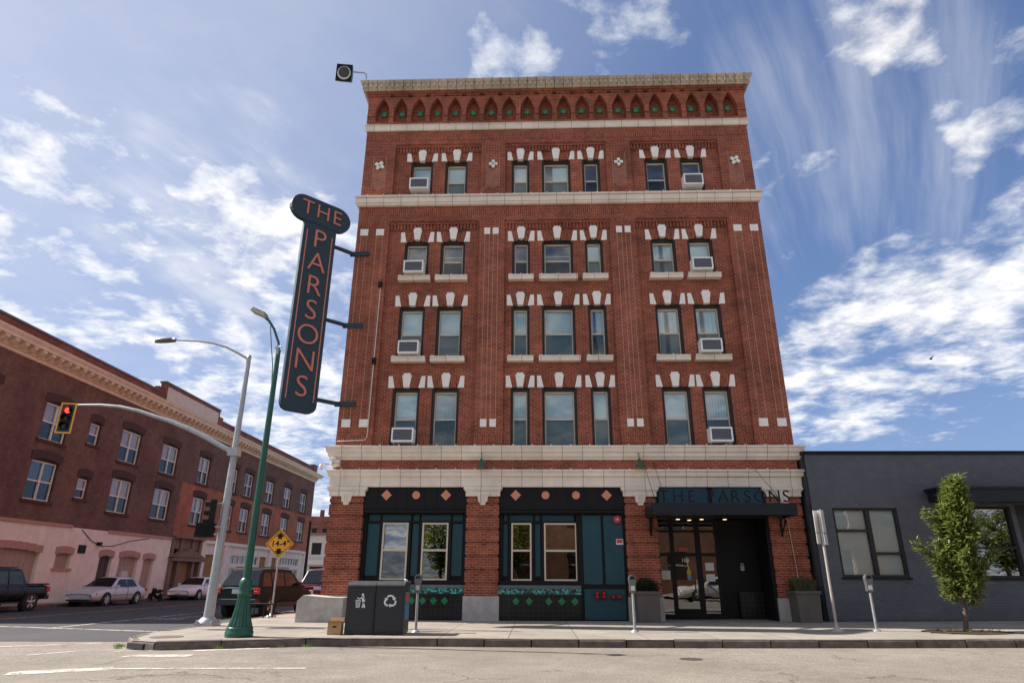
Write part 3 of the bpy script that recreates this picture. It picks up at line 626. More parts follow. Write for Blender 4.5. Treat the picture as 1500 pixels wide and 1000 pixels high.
for fl in (5,4,3,2):
    z0,z1=ZR[fl]
    for k,(u0,u1) in enumerate(OPN[fl]):
        c=(u0+u1)/2; y=RY+.24
        fr=MB()
        zt=z1-(.10 if fl==4 else .0); zt=z1-.13 if fl!=4 else z1-.16
        a,b=u0+.085,u1-.085; f=.042
        for bx in ((a,a+f,z0,zt),(b-f,b,z0,zt),(a+f,b-f,zt-f*1.6,zt),(a+f,b-f,z0,z0+f*.8)): fr.box(bx[0],bx[1],y-.06,y+.05,bx[2],bx[3])
        zm=z0+(zt-z0)*.49
        fr.box(a+f,b-f,y-.045,y+.04,zm-.03,zm+.03)
        win=fr.build('window',M_FRAME,H)
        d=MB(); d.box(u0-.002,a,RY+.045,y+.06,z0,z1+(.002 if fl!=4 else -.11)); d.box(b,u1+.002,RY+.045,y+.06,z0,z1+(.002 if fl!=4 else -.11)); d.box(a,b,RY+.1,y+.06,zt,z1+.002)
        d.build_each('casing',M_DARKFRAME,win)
        p=MB(); p.quad((a+f,y-.005,zm),(b-f,y-.005,zm),(b-f,y-.005,zt-f),(a+f,y-.005,zt-f)); p.build('pane',M_PANE,win)
        p=MB(); p.quad((a+f,y-.03,z0+f*.8),(b-f,y-.03,z0+f*.8),(b-f,y-.03,zm),(a+f,y-.03,zm)); p.build('insect_screen',M_SCREEN,win)
        kd=BLINDK[(fl,k-0)]
        yb=y+.055
        if kd in 'bvcdhs':
            bl=MB(); aa,bb,zl=u0+.02,u1-.02,z0
            if kd=='h': aa=u0+.42
            if kd in 'vs':
                n=int((bb-aa)/.09); ang=.35 if kd=='v' else .75
                for i in range(n):
                    x=aa+(bb-aa)*(i+.5)/n; dxx=.052*math.cos(ang); dyy=.052*math.sin(ang)
                    bl.quad((x-dxx,yb-dyy,zl),(x+dxx,yb+dyy,zl),(x+dxx,yb+dyy,zt),(x-dxx,yb-dyy,zt))
            elif kd in 'cd':
                n=26
                pts=[]
                for i in range(n+1):
                    x=aa+(bb-aa)*i/n; pts.append((x,yb+.03*math.sin(i*1.9)+.01*math.sin(i*5.3)))
                for i in range(n):
                    if kd=='c' and 10<=i<=13: continue
                    if kd=='d':
                        tt=(i+.5)/n
                        q0=pts[i][0]+.25*(b-a)*(1 if tt<.45 else -.0)*0; 
                        if .28<tt<.42: continue
                    bl.quad((pts[i][0],pts[i][1],zl if kd=='c' else z0+(.55 if .2<(i+.5)/n<.5 else 0)),(pts[i+1][0],pts[i+1][1],zl if kd=='c' else z0+(.55 if .2<(i+.5)/n<.5 else 0)),(pts[i+1][0],pts[i+1][1],zt),(pts[i][0],pts[i][1],zt))
            else: bl.quad((aa,yb,zl),(bb,yb,zl),(bb,yb,zt),(aa,yb,zt))
            bl.build('curtain' if kd in'cd' else 'blind',M_BLIND,win)
        if kd=='o':
            bl=MB(); bl.box(a+.02,b-.02,y+.05,y+.08,zm+.22,zm+.27); bl.build('sash_rail',M_FRAME,win)
        if fl in (4,3):
            s=MB(); s.box(u0-.13,u1+.13,-.10,RY+.25,z0-.22,z0-.045); s.box(u0-.13,u1+.13,-.12,RY-.01,z0-.08,z0-.03); s.box(c-.02,c+.02,-.125,0,z0-.03,z0+.0); s.box(u0-.1,u0+.0,-.11,RY+.0,z0-.03,z0-.005); s.build('sill',M_CREAM,win)
        # lintel: two outer stones and a keystone; radial brick between stays in the wall
        zb=z1-.02 if fl!=4 else z1-.10
        w=u1-u0
        for s_ in(-1,1):
            e=c+s_*w/2; o=MB()
            o.prism([(e-.055,zb-.0),(e+.165,zb),(e+.17,zb+.42),(e+.035,zb+.42)] if s_>0 else [(e-.165,zb),(e+.055,zb),(e-.035,zb+.42),(e-.17,zb+.42)],RY-.03,RY+.05)
            o.build('springer_stone',M_WHITE,win)
        o=MB(); kz=z1+.0; o.prism(stone_wedge(c,kz-.005,kz+.50,.10,.165),RY-.06,RY+.2); o.build('keystone',M_WHITE,win)
        # gauged (splayed) brick arch
        o=MB(); nb=max(4,int(w/.085))
        for i in range(nb):
            tq=(i+.5)/nb; x=u0+w*tq; sp=(tq-.5)*.22
            if abs(x-c)<.15: continue
            o.prism([(x-.033,zb+.01),(x+.033,zb+.01),(x+.040+sp,zb+.37),(x-.040+sp,zb+.37)],RY-.007,RY+.02)
        o.build_by('flat_arch',M_SOLD,win,lambda q,c=c:q.x>c)
# ---- ground floor
PIERS=[(-WX,-6.44),(-3.10,-2.05),(1.95,2.95),(6.42,7.5)]
pb=MB(); pc=MB(); cpl=MB(); mort=MB()
for (a,b) in PIERS:
    z=.84
    while z<3.78:
        z2=min(z+.40,3.84); pb.box(a,b,-.02,.9,z,z2-.075)
        pb.box(a+.03,b-.03,.015,.9,z2-.075,z2); z=z2
    pc.box(a-.03,b+.03,-.06,.9,.0,.84)
    cpl.box(a-.10,b+.10,-.10,.5,4.04,4.12); cpl.box(a-.07,b+.07,-.075,.5,3.99,4.04); cpl.box(a-.03,b+.03,-.05,.5,3.83,3.99)
    m_=(a+b)/2
    cpl.prism([(m_-.21,3.97),(m_-.21,3.86),(m_-.16,3.80),(m_-.145,3.66),(m_-.09,3.62),(m_-.08,3.55),(m_+.08,3.55),(m_+.09,3.62),(m_+.145,3.66),(m_+.16,3.80),(m_+.21,3.86),(m_+.21,3.97)],-.11,0)
    for q in (-.075,0,.075): cpl.box(m_+q-.02,m_+q+.02,-.135,-.10,3.63,3.90)
pk=lambda c:0 if c.x<-4.7 else 1 if c.x<0 else 2 if c.x<4.7 else 3; pb.build_by('pier',M_BRICK,H,pk); pc.build_by('pier_base',M_CONC,H,pk); cpl.build_by('capital',M_CREAM,H,pk)
mb=MB(); vs=[(-7.95,-1.35),(-6.55,-1.35),(-6.55,-.06),(-7.95,-.06)]
mb.prism([(-7.92,-.1),(-6.55,-.1),(-6.55,.80),(-7.0,.80),(-7.75,.86),(-7.92,.70)],-.97,-.065); mb.build('corner_block',M_CONC,H)
# black spandrel panels with painted shapes
def diamond(c,z,q,y0,y1): return MB().prism([(c-q,z),(c,z-q),(c+q,z),(c,z+q)],y0,y1)
def disc(c,z,r,y0,y1): return MB().prism([(c+r*math.cos(2*PI*i/24),z+r*math.sin(2*PI*i/24)) for i in range(24)],y0,y1)
for (a,b,shapes) in ((-6.44,-3.10,[(-5.72,'d'),(-4.75,'c'),(-3.78,'d')]),(-2.05,1.95,[(-1.52,'d'),(-.56,'c'),(.42,'c'),(1.40,'d')])):
    mb=MB(); mb.box(a,b,.06,.5,3.36,4.22); mb.box(a-.02,b+.02,-.0,.2,4.16,4.26); mb.box(a,b,.0,.2,3.32,3.39); mb.box(a,b,.02,.2,3.42,3.44)
    for x,_ in shapes: mb.box(x-.30,x-.285,.045,.1,3.44,4.16); mb.box(x+.285,x+.30,.045,.1,3.44,4.16)
    sp=mb.build('spandrel_panel',M_BLACK,H)
    for x,kx in shapes: (diamond(x,3.87,.17,.02,.1) if kx=='d' else disc(x,3.87,.125,.02,.1)).build('painted_diamond' if kx=='d' else 'painted_disc',M_SALMON,sp)
def shopfront(a,b,wins,x1):
    """frame and panels between a and x1"""
    bg=MB(); bg.box(a,x1,.34,.8,.2,3.36); bg.build('shop_back',M_BLACK,H)
    us=sorted([a+.10,x1-.10]+[v for w in wins for v in (w[0]-.09,w[1]+.09)])
    pn=MB()
    cells=[(us[i],us[i+1]) for i in range(0,len(us),2)]
    for c,d in cells: pn.box(c+.03,d-.03,.30,.36,1.42,3.0)
    edges=[a+.10]+[v for w in wins for v in(w[0]-.09,w[1]+.09)]+[x1-.10]
    for c,d in zip(edges,edges[1:]): pn.box(c+.04,d-.04,.30,.36,3.08,3.27)
    pn.build_each('teal_panel',M_TEAL,H)
    fr=MB(); fr.box(a,x1,.24,.36,3.02,3.07); fr.box(a,x1,.22,.36,3.28,3.36); fr.box(a,a+.12,.2,.36,1.15,3.36); fr.box(x1-.1,x1,.2,.36,1.15,3.36); fr.box(a,x1,.18,.36,1.17,1.29)
    for w in wins: fr.box(w[0]-.09,w[0],.22,.36,1.29,3.02); fr.box(w[1],w[1]+.09,.22,.36,1.29,3.02)
    fr.build('shop_frame',M_BLACK,H)
    for (c,d) in wins:
        f=MB(); q=.05
        for bx in ((c,c+q,1.29,3.02),(d-q,d,1.29,3.02),(c+q,d-q,2.97,3.02),(c+q,d-q,1.29,1.335),(c+q,d-q,2.15,2.21)): f.box(bx[0],bx[1],.20,.335,bx[2],bx[3])
        w=f.build('shop_window',M_FRAME,H)
        p=MB(); p.quad((c+q,.29,2.2),(d-q,.29,2.2),(d-q,.29,2.98),(c+q,.29,2.98)); p.build('pane',M_SHOPGLASS,w)
        p=MB(); p.quad((c+q,.265,1.33),(d-q,.265,1.33),(d-q,.265,2.16),(c+q,.265,2.16)); p.build('insect_screen',M_SHOPSCREEN,w)
    s=MB(); s.box(a,x1,.06,.4,1.07,1.16); s.build('shop_sill',mat('slate_sill',(.10,.115,.14),.6),H)
    s=MB(); s.box(a,x1,.08,.4,.90,1.07); s.build('mosaic_band',M_MOSAIC,H)
    s=MB(); s.box(a,x1,.07,.4,.05,.90); s.build('tiled_plinth',M_BLKTILE,H)
shopfront(-6.44,-3.10,[(-5.80,-4.97),(-4.52,-3.68)],-3.10)
shopfront(-2.05,1.95,[(-1.66,-1.02),(-.62,.42)],.50)
for x in (-5.4,-4.72,-4.38,-4.04,-3.70,-1.50,-1.10,-.50,-.10,.30): diamond(x,.70,.115,.055,.1).build('green_diamond',M_GREENTILE,H)
# teal double door beside it
mb=MB(); mb.box(.50,1.95,.16,.5,.14,3.36)
door=mb.build('service_door',M_BLACK,H)
mb=MB(); mb.box(.60,1.18,.12,.2,1.2,3.25); mb.box(1.27,1.86,.12,.2,1.2,3.25); mb.box(.60,1.86,.12,.2,.2,1.06); mb.build_each('door_panel',M_TEAL,door)
# entrance
mb=MB(); mb.box(2.95,3.0,.9,1.6,.1,3.4); mb.box(6.32,6.42,.05,1.6,.15,4.2); mb.box(5.05,6.35,1.15,1.6,.15,3.4); mb.box(2.95,6.42,.1,1.7,3.18,3.30); mb.box(2.95,6.42,1.5,1.7,.1,3.3)
mb.build_each('entrance_lining',M_BLACK,H)
mb=MB(); mb.box(5.55,6.30,.95,1.14,.15,1.0); mb.build('entrance_plinth',M_BLKTILE,H)
mb=MB()
for bx in ((3.05,3.13,.2,3.15),(3.50,3.62,.2,3.15),(4.32,4.48,.2,3.15),(4.96,5.06,.2,3.15)): mb.box(bx[0],bx[1],1.0,1.12,bx[2],bx[3])
for bx in ((3.0,5.05,2.06,2.16),(3.0,5.05,2.80,2.87),(3.0,5.05,3.1,3.18),(3.0,3.5,.2,.32),(3.62,4.32,.2,.48),(4.48,4.96,.2,.34)): mb.box(bx[0],bx[1],.99,1.125,bx[2],bx[3])
ed=mb.build('entrance_door_frame',M_BLACK,H)
mb=MB(); mb.quad((3.0,1.06,.2),(5.06,1.06,.2),(5.06,1.06,3.15),(3.0,1.06,3.15)); mb.build('pane',M_DOORGLASS,ed)
mb=MB(); mb.tube([(4.24,.93,.95),(4.24,.93,1.35)],.018); mb.box(4.23,4.25,.93,1.0,.96,.98); mb.box(4.23,4.25,.93,1.0,1.32,1.34); mb.build('handle',M_CHROME,ed)
for bx in ((3.17,3.45,1.35,1.62),(4.58,4.86,1.62,1.86),(4.58,4.86,1.30,1.52)):
    mb=MB(); mb.box(bx[0],bx[1],1.045,1.053,bx[2],bx[3]); mb.build('paper_notice',M_PAPER,ed)
mb=MB(); mb.box(3.78,4.06,1.045,1.053,2.20,2.34); mb.build('red_notice',mat('dull_red_notice',(.35,.10,.05),.7),ed)
mb=MB(); mb.box(3.98,4.10,1.043,1.05,1.50,1.64); mb.build('yellow_sticker',mat('yellow_sticker',(.5,.36,.03),.6),ed)
mb=MB(); mb.box(3.98,4.10,1.043,1.05,1.34,1.48); mb.build('blue_sticker',mat('blue_sticker',(.12,.26,.42),.6),ed)
text('door_number','108',.17,M_WPAINT,ed,TF(3.95,1.04,1.93),.003)
text('wall_number','108',.17,M_WPAINT,H,TF(5.78,1.13,1.75)@Matrix.Rotation(-PI/2,4,'Z'),.003)
for (x,y) in ((3.72,.55),(4.48,.55),(5.22,.55),(4.15,.85)): 
    mb=MB(); mb.lathe([(.06,3.165),(.06,3.178)],16,Matrix.Translation((x,y,0))); mb.build('downlight',M_LIT,H)
# teal transom sign panel over the entrance, with clipped corners
mb=MB(); mb.prism([(2.95,3.35),(6.42,3.35),(6.42,4.26),(2.95,4.26)],.06,.3); tp=mb.build('transom_frame',M_BLACK,H)
mb=MB()
for (a,b) in ((3.06,4.62),(4.74,6.32)): mb.prism([(a,3.45),(b,3.45),(b,4.02),(b-.10,4.16),(a+.10,4.16),(a,4.02)],.035,.1)
mb.build_each('transom_panel',mat('teal_transom',(.012,.06,.085),.4,var=.1,spec=.3),tp)
# steel canopy with standing letters
mb=MB(); A0,A1,AY=2.62,6.86,-1.2
mb.box(A0,A1,AY,-.01,3.22,3.34); mb.box(A0,A1,AY-.03,AY+.03,3.16,3.50)
mb.prism([(AY,3.16),(AY,3.50),(-.03,3.50),(-.03,3.16)],A0-.03,A0+.02,axis='x'); mb.prism([(AY,3.16),(AY,3.50),(-.03,3.50),(-.03,3.16)],A1-.02,A1+.03,axis='x')
M_CANOPY=mat('canopy_steel',(.010,.013,.018),.45,spec=.3); cn=mb.build('canopy',M_CANOPY,H)
for x in (2.72,6.78):
    b_=MB(); b_.tube([(x,-.03,2.62),(x,-.05,3.18)],.035,8); b_.tube([(x,-.03,2.68),(x,-.18,2.82),(x,-.36,2.98),(x,-.42,3.1),(x,-.33,3.17)],.022,8); b_.tube([(x,-.42,3.1),(x,-.5,3.05),(x,-.46,2.96)],.018,8); b_.build('scroll_bracket',M_BLACK,cn)
for (x,xe) in ((2.75,2.62),(3.05,2.95),(6.3,5.55)):
    b_=MB(); b_.tube([(x if x<6 else 6.55,AY+.1,3.5),(xe if x<6 else 6.0,-.06,4.95)],.008,6); b_.build('stay_rod',M_BLACK,cn)
for ch,x in zip("THEPARSONS",(2.98,3.40,3.80,4.37,4.75,5.10,5.47,5.85,6.27,6.62)):
    text('canopy_letter',ch,.50,M_BLACK,cn,TF(x,AY-.0,3.685),.015,bold=-.001)
# surface conduit
mb=MB(); M_CONDUIT=mat('painted_conduit',(.68,.64,.58),.5); mb.tube([(-6.47,-.04,11.35),(-6.49,-.04,8.4),(-6.50,-.04,5.78),(-6.56,-.04,5.66),(-7.5,-.04,5.62)],.016,8); cd=mb.build('conduit',M_CONDUIT,H)
for z in (11.35,8.42): b_=MB(); b_.box(-6.54,-6.42,-.12,-.01,z-.1,z+.12); b_.build('junction_box',M_BLACK,cd)
mb=MB(); mb.tube([(6.98,-.06,3.2),(7.06,-.07,1.6),(7.1,-.07,1.0)],.012,6); mb.build('hanging_cable',M_ROPE,H)
# ================================================================== THINGS ON THE HOTEL
def ac_unit(label,loc):
    r=empty('air_conditioner',loc,0,label,'air conditioner','window air conditioners on the brick hotel')
    b=MB(); w,h=.365,.235
    b.box(-w,w,.02,.55,-h,h); b.box(-w,w,0,.03,h-.055,h); b.box(-w,w,0,.03,-h,-h+.055); b.box(-w,-w+.05,0,.03,-h+.055,h-.055); b.box(w-.05,w,0,.03,-h+.055,h-.055)
    b.box(-.12,.12,-.005,.02,h-.055,h-.02); b.build('case',M_AC,r)
    g=MB(); 
    g.box(-w+.04,w-.04,.008,.019,-h+.04,h-.04)
    for i in range(22): x=-w+.055+i*(2*w-.11)/21; g.box(x-.004,x+.004,.002,.01,-h+.04,h-.04)
    g.build('grille',M_ACG,r)
    s=MB(); 
    for x in(-w+.05,w-.05): s.tube([(x,.1,-h),(x,.42,-h-.1)],.012,6)
    s.build_each('support_bracket',M_AC,r)
    f=MB(); f.box(w,w+.26,.50,.53,-h,h+.03) if loc[0]<0 else f.box(-w-.26,-w,.50,.53,-h,h+.03); f.build('accordion_panel',M_ACG,r)
    return r
FLN={5:('fifth floor',15.52),4:('fourth floor',11.97),3:('third floor',8.85),2:('second floor',5.76)}
for fl,(nm,z) in FLN.items():
    for s_,x in ((-1,-5.27),(1,5.18)):
        ac_unit('white boxy air conditioner in the %smost window of the %s'%('left' if s_<0 else 'right',nm),(x,-.27,z+.03))
# blade sign: stands out diagonally from the street corner
SG=empty('blade_sign',(-7.55,0,0),R(45),'tall navy vertical blade sign reading THE PARSONS in salmon letters','sign')
# local frame: x grows from far out towards the wall (reader's left to right), u = -x
def stadium(cx,cz,w,h,n=10):
    r=h/2; p=[]
    for i in range(n+1): a=-PI/2+PI*i/n; p.append((cx+w/2-r+r*math.cos(a),cz+r*math.sin(a)))
    for i in range(n+1): a=PI/2+PI*i/n; p.append((cx-w/2+r+r*math.cos(a),cz+r*math.sin(a)))
    return p
mb=MB(); rr=.28
pp=[(-2.10,13.6),(-2.10,6.36+rr)]+[(-2.10+rr-rr*math.cos(a),6.36+rr-rr*math.sin(a)) for a in(.4,.8,1.2,1.57)]+[(-.86-rr+rr*math.sin(a),6.36+rr-rr*math.cos(a)) for a in(0,.4,.8,1.2,1.57)]+[(-.86,13.4)]
mb.prism(pp,-.075,.075); mb.prism(stadium(-1.5,13.72,2.3,.98),-.095,.095)
mb.build('sign_body',M_SIGN,SG)
mb=MB()
for x in (-1.96,-1.0): mb.box(x-.018,x+.018,-.09,-.07,6.75,12.9)
mb.build_each('sign_stripe',M_NEON,SG)
text('lettering','THE',.80,M_NEON,SG,TF(-1.5,-.105,13.72),.03,space=1.15,bold=-.008)
for i,ch in enumerate('PARSONS'): text('lettering',ch,1.04,M_NEON,SG,TF(-1.48,-.09,12.62-i*.905),.03,bold=-.012)
for z in (12.64,9.78,6.90):
    mb=MB(); mb.tube([(-.88,0,z),(.02,0,z)],.075,8); mb.box(-.05,.45,-.52,-.40,z-.09,z+.09,Matrix.Rotation(R(-45),4,'Z')@Matrix.Translation((.0,.42,0))) if False else None
    mb.box(-.16,.55,-.06,.03,z-.085,z+.085,Matrix.Rotation(R(-45),4,'Z'))
    mb.build('bracket',M_SIGN,SG)
for x,l in ((-2.62,'left'),(2.46,'right')):
    w=empty('barn_lamp',(x,-.32,4.72),0,'small dark green barn lamp standing on the %s part of the cream ledge'%l,'lamp','green barn lamps over the shop fronts')
    b=MB(); b.lathe([(.15,.0),(.155,.03),(.12,.07),(.055,.14),(.05,.24),(.02,.28)],18); b.build('shade',M_GREENPOLE,w)
    b=MB(); b.tube([(0,0,.26),(0,.02,.40),(0,.12,.46),(0,.30,.42)],.014,8); b.build('gooseneck',M_GREENPOLE,w)
# cameras at the corner
w=empty('security_camera',(-7.52,-.12,4.85),0,'pair of cream security cameras on a bracket at the left corner','camera')
b=MB(); b.box(-.02,.22,-.12,.1,-.09,.12); b.tube([(-.0,0,.0),(-.26,-.1,-.02)],.03,8); b.build('mount',M_CREAM,w)
b=MB(); b.lathe([(.02,-.2),(.07,-.16),(.08,-.05),(.06,0)],14,Matrix.Translation((-.34,-.12,-.02))); b.build('dome',M_AC,w)
b=MB(); b.tube([(.05,-.05,.16),(.0,-.28,.10)],.06,10); b.build('camera_body',M_AC,w)
# roof floodlight
w=empty('floodlight',(-7.75,-.25,20.40),0,'large dark roof floodlight hanging past the top left cornice corner','floodlight')
b=MB(); b.tube([(0,.1,-.05),(-.02,.02,.50),(-.12,-.0,.56),(-.52,-.05,.56)],.028,8); b.build('arm',M_GRAYPOLE,w)
b=MB(); M=Matrix.Translation((-.84,-.1,.40))@Matrix.Scale(.92,4)@Matrix.Rotation(R(18),4,'X')@Matrix.Rotation(R(6),4,'Y')
b.add([M@Vector(v) for v in ((-.36,-.22,-.42),(.36,-.22,-.42),(.36,-.22,.36),(-.36,-.22,.36),(-.26,.26,-.25),(.26,.26,-.25),(.26,.26,.28),(-.26,.26,.28))],[(4,5,6,7),(0,1,5,4),(1,2,6,5),(2,3,7,6),(3,0,4,7)]); b.build('housing',mat('bronze_housing',(.05,.06,.055),.4),w)
b=MB(); b.add([M@Vector(v) for v in ((-.34,-.20,-.40),(.34,-.20,-.40),(.34,-.20,.34),(-.34,-.20,.34))],[(0,1,2,3)]); b.build('housing_face',M_BLACK,w)
b=MB(); b.prism([(.30*math.cos(2*PI*i/28),-.03+.30*math.sin(2*PI*i/28)) for i in range(28)],-.222,-.203,M); rf=b.build('reflector',M_ALLOY,w)
b=MB(); b.prism([(.25*math.cos(2*PI*i/28),.0+.25*math.sin(2*PI*i/28)) for i in range(28)],-.232,-.223,M); b.build('bulb_glass',mat('bulb_glass_dark',(.03,.022,.02),.1),rf)
# alarm bell, notice and sprinkler inlets on the teal door
w=empty('alarm_bell',(1.71,.10,3.12),0,'round dull red alarm bell high on the teal door','bell')
b=MB(); b.lathe([(.13,0),(.128,.04),(.10,.07),(.03,.09)],24,Matrix.Rotation(PI/2,4,'X')); b.build('gong',M_REDBELL,w); b=MB(); b.lathe([(.03,.085),(.028,.10),(.01,.105)],12,Matrix.Rotation(PI/2,4,'X')); b.build('cap',M_PAPER,w)
w=empty('warning_notice',(1.75,.11,2.45),0,'small red and white notice below the red bell','notice'); b=MB(); b.box(-.11,.11,-.008,.008,-.085,.085); b.build('plate',M_PAPER,w); b=MB(); b.box(-.09,.09,-.012,0,-.035,.065); b.build('red_panel',mat('notice_red',(.55,.03,.03),.5),w)
for x,n,l in ((1.08,4,'larger four outlet'),(1.56,2,'smaller two outlet')):
    w=empty('sprinkler_inlet',(x,.10,.86),0,'%s red fire department inlet low on the teal door'%l,'fire inlet','fire inlets on the teal door')
    b=MB(); b.box(-.2 if n==4 else -.17,.2 if n==4 else .17,-.01,.01,-.09,.17 if n==4 else .09); b.build('backplate',M_SIGN,w)
    for i in range(n):
        px=-.1+.2*(i%2); pz=.1*(i//2)*1.0
        b=MB(); b.lathe([(.05,0),(.06,.02),(.06,.10),(.04,.13)],14,Matrix.Translation((px,0,pz-.02+(.0)))@Matrix.Rotation(PI/2,4,'X')); b.build('outlet_cap',M_RED,w)
# ================================================================== GRAY PAINTED BUILDING ON THE RIGHT
G=empty('gray_building',(7.6,-.4,0),0,'low single storey dark gray painted brick building right of the brick hotel','building')
g0=.1
mb=MB(); GT=lambda u,z,d:(u,d,z)
W1=(.66,2.62,1.44,3.45); W2=(3.75,6.02,1.44,3.50); DR=(6.16,8.6,.1,3.55)
wall(mb,GT,.06,30,g0,5.12,[W1,W2],0,.28) if False else wall(mb,GT,.06,30,g0,5.12,[W1,W2,DR],0,.28)
mb.box(.06,.3,.29,20,g0,5.12)
mb.build('wall',M_GRAYBRICK,G)
mb=MB(); mb.box(.02,30,-.05,.32,5.1,5.2); mb.build('coping',M_BLACK,G)
mb=MB(); mb.box(.4,30,.9,20,g0,5.0); mb.build('interior',M_SHADE,G)
mb=MB(); mb.box(.06,30,-.02,.05,g0,.32); mb.build('base_course',mat('dusty_base',(.075,.075,.08),.9,var=.3,vscale=6),G)
def gwin(a,b,c,d,mull,bars,blind):
    f=MB(); q=.07
    for bx in ((a,a+q,c,d),(b-q,b,c,d),(a+q,b-q,c,c+q),(a+q,b-q,d-q,d)): f.box(bx[0],bx[1],.04,.2,bx[2],bx[3])
    for m_ in mull: f.box(m_-.06,m_+.06,.03,.2,c+q,d-q)
    for (x0,x1,z) in bars: f.box(x0,x1,.035,.2,z-.035,z+.035)
    w=f.build('window',M_DARKFRAME,G)
    s=MB(); s.box(a-.05,b+.05,-.04,.2,c-.05,c-.003); s.build('sill',M_BLACK,w)
    p=MB(); p.quad((a,.12,c),(b,.12,c),(b,.12,d),(a,.12,d)); p.build('pane',M_PANE if blind else M_SHOPGLASS,w)
    if blind:
        bl=MB()
        n=int((d-c)/.05)
        for i in range(n): z=c+(d-c)*(i+.5)/n; bl.quad((a,.155,z-.025),(b,.155,z-.025),(b,.157,z+.0245),(a,.157,z+.0245))
        bl.build('blind',mat('white_blind',(.78,.77,.74),.8,var=.04),w)
gwin(*W1,[1.72],[(W1[0]+.07,1.66,2.78),(1.78,W1[1]-.07,2.12)],True)
gwin(*W2,[4.62],[(3.82,4.56,2.3),(4.68,5.95,2.3)],False)
mb=MB(); mb.box(6.16,8.6,.2,.27,.1,3.55); mb.build('dark_panel',mat('dark_brown_panel',(.018,.014,.013),.5),G)
mb=MB(); mb.prism([(-.02,4.02),(-.75,3.92),(-.75,3.60),(-.02,3.60)],3.62,12,axis='x'); mb.box(3.55,12,-.80,-.70,3.55,3.95); mb.box(3.55,12,-.85,0.0,3.93,4.0)
mb.build('awning',M_CANOPY,G)
# ================================================================== BROWN BRICK BUILDING ACROSS THE CROSS STREET
LX=-22.3
B=empty('brown_brick_building',(-27.0,4.62,-.30),0,'long three storey dark brown brick building with bracketed cream cornice and pink ground floor','building')
B.scale=(1.22,1.22,1.22)
LT=lambda u,z,d:(-d,u,z)
Y0,Y1=-.8,41.5
ups=[(5.55,7.2),(8.6,9.42),(11.1,12.85),(14.95,16.72),(19.25,20.75),(23.2,24.95),(26.1,27.65),(30.1,31.75),(34.0,35.65),(38.0,39.65)]
ups=[(1.2,2.9)]+ups
hol=[(a,b,6.93,8.66,.12) for a,b in ups]+[(a,b,4.38,6.14,.12) for a,b in ups]
hol=[(a,b,(7.3 if b-a<1 else z0),(8.42 if b-a<1 else z1)-0,r_) if z0>6 else (a,b,(4.76 if b-a<1 else z0),(5.78 if b-a<1 else z1),r_) for a,b,z0,z1,r_ in hol]
mb=MB(); wall(mb,LT,Y0,Y1,3.452,10.1,hol,0,.22)
mb.box(-18,-.3,Y1-.3,Y1,.1,11.3); mb.box(-18,-.3,Y0,Y0+.3,.1,11.3)
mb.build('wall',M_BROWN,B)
mb=MB(); mb.box(-.3,-.0,Y0,Y1,10.1,11.25); mb.box(-.28,.03,14.0,20.8,11.25,11.9); mb.box(-.26,.0,13.4,14.0,11.25,11.55); mb.box(-.26,.0,20.8,21.4,11.25,11.55)
mb.box(-.3,.06,Y1-.9,Y1+.05,10.9,11.5)
mb.build('parapet',M_BROWNTOP,B)
mb=MB(); mb.box(-.34,.06,Y0,13.4,11.25,11.34); mb.box(-.34,.07,13.95,20.85,11.9,12.0); mb.box(-.34,.06,21.4,Y1-.9,11.25,11.34); mb.box(-.34,.1,Y1-.95,Y1+.1,11.5,11.58); mb.build('coping',mat('coping_metal',(.10,.105,.12),.5),B)
mb=MB(); mb.box(.03,.06,14.25,20.55,10.95,11.72); mb.build('name_panel',mat('panel_cream',(.60,.52,.44),.7),B)
mb=MB()
def bandY(mb,prof,y0,y1):
    k=len(prof); vs=[]
    for o,z in prof: vs+=[(o,y0,z),(o,y1+o,z),(-.5,y1+o,z)]
    for i in range(k-1):
        for j in range(2): mb.add([vs[i*3+j],vs[i*3+j+1],vs[i*3+4+j],vs[i*3+3+j]],[(0,1,2,3)])
bandY(mb,[(.01,9.95),(.08,9.97),(.09,10.08),(.16,10.12),(.16,10.36),(.48,10.40),(.50,10.50),(.58,10.62),(.60,10.70),(.02,10.78)],Y0,Y1)
n=int((Y1-Y0)/.52)
for i in range(n):
    y=Y0+.2+i*.52; mb.prism([(.15,10.14),(.28,10.16),(.45,10.30),(.45,10.39),(.15,10.39)],0,.22,Matrix.Translation((0,y,0))@Matrix(((1,0,0,0),(0,1,0,0),(0,0,1,0),(0,0,0,1))))
mb.build('cornice',M_CORN,B)
mb=MB(); mb.box(-18,-.35,Y0+.3,Y1-.3,.1,11.0); mb.build('interior',M_SHADE,B)
rw=random.Random(3)
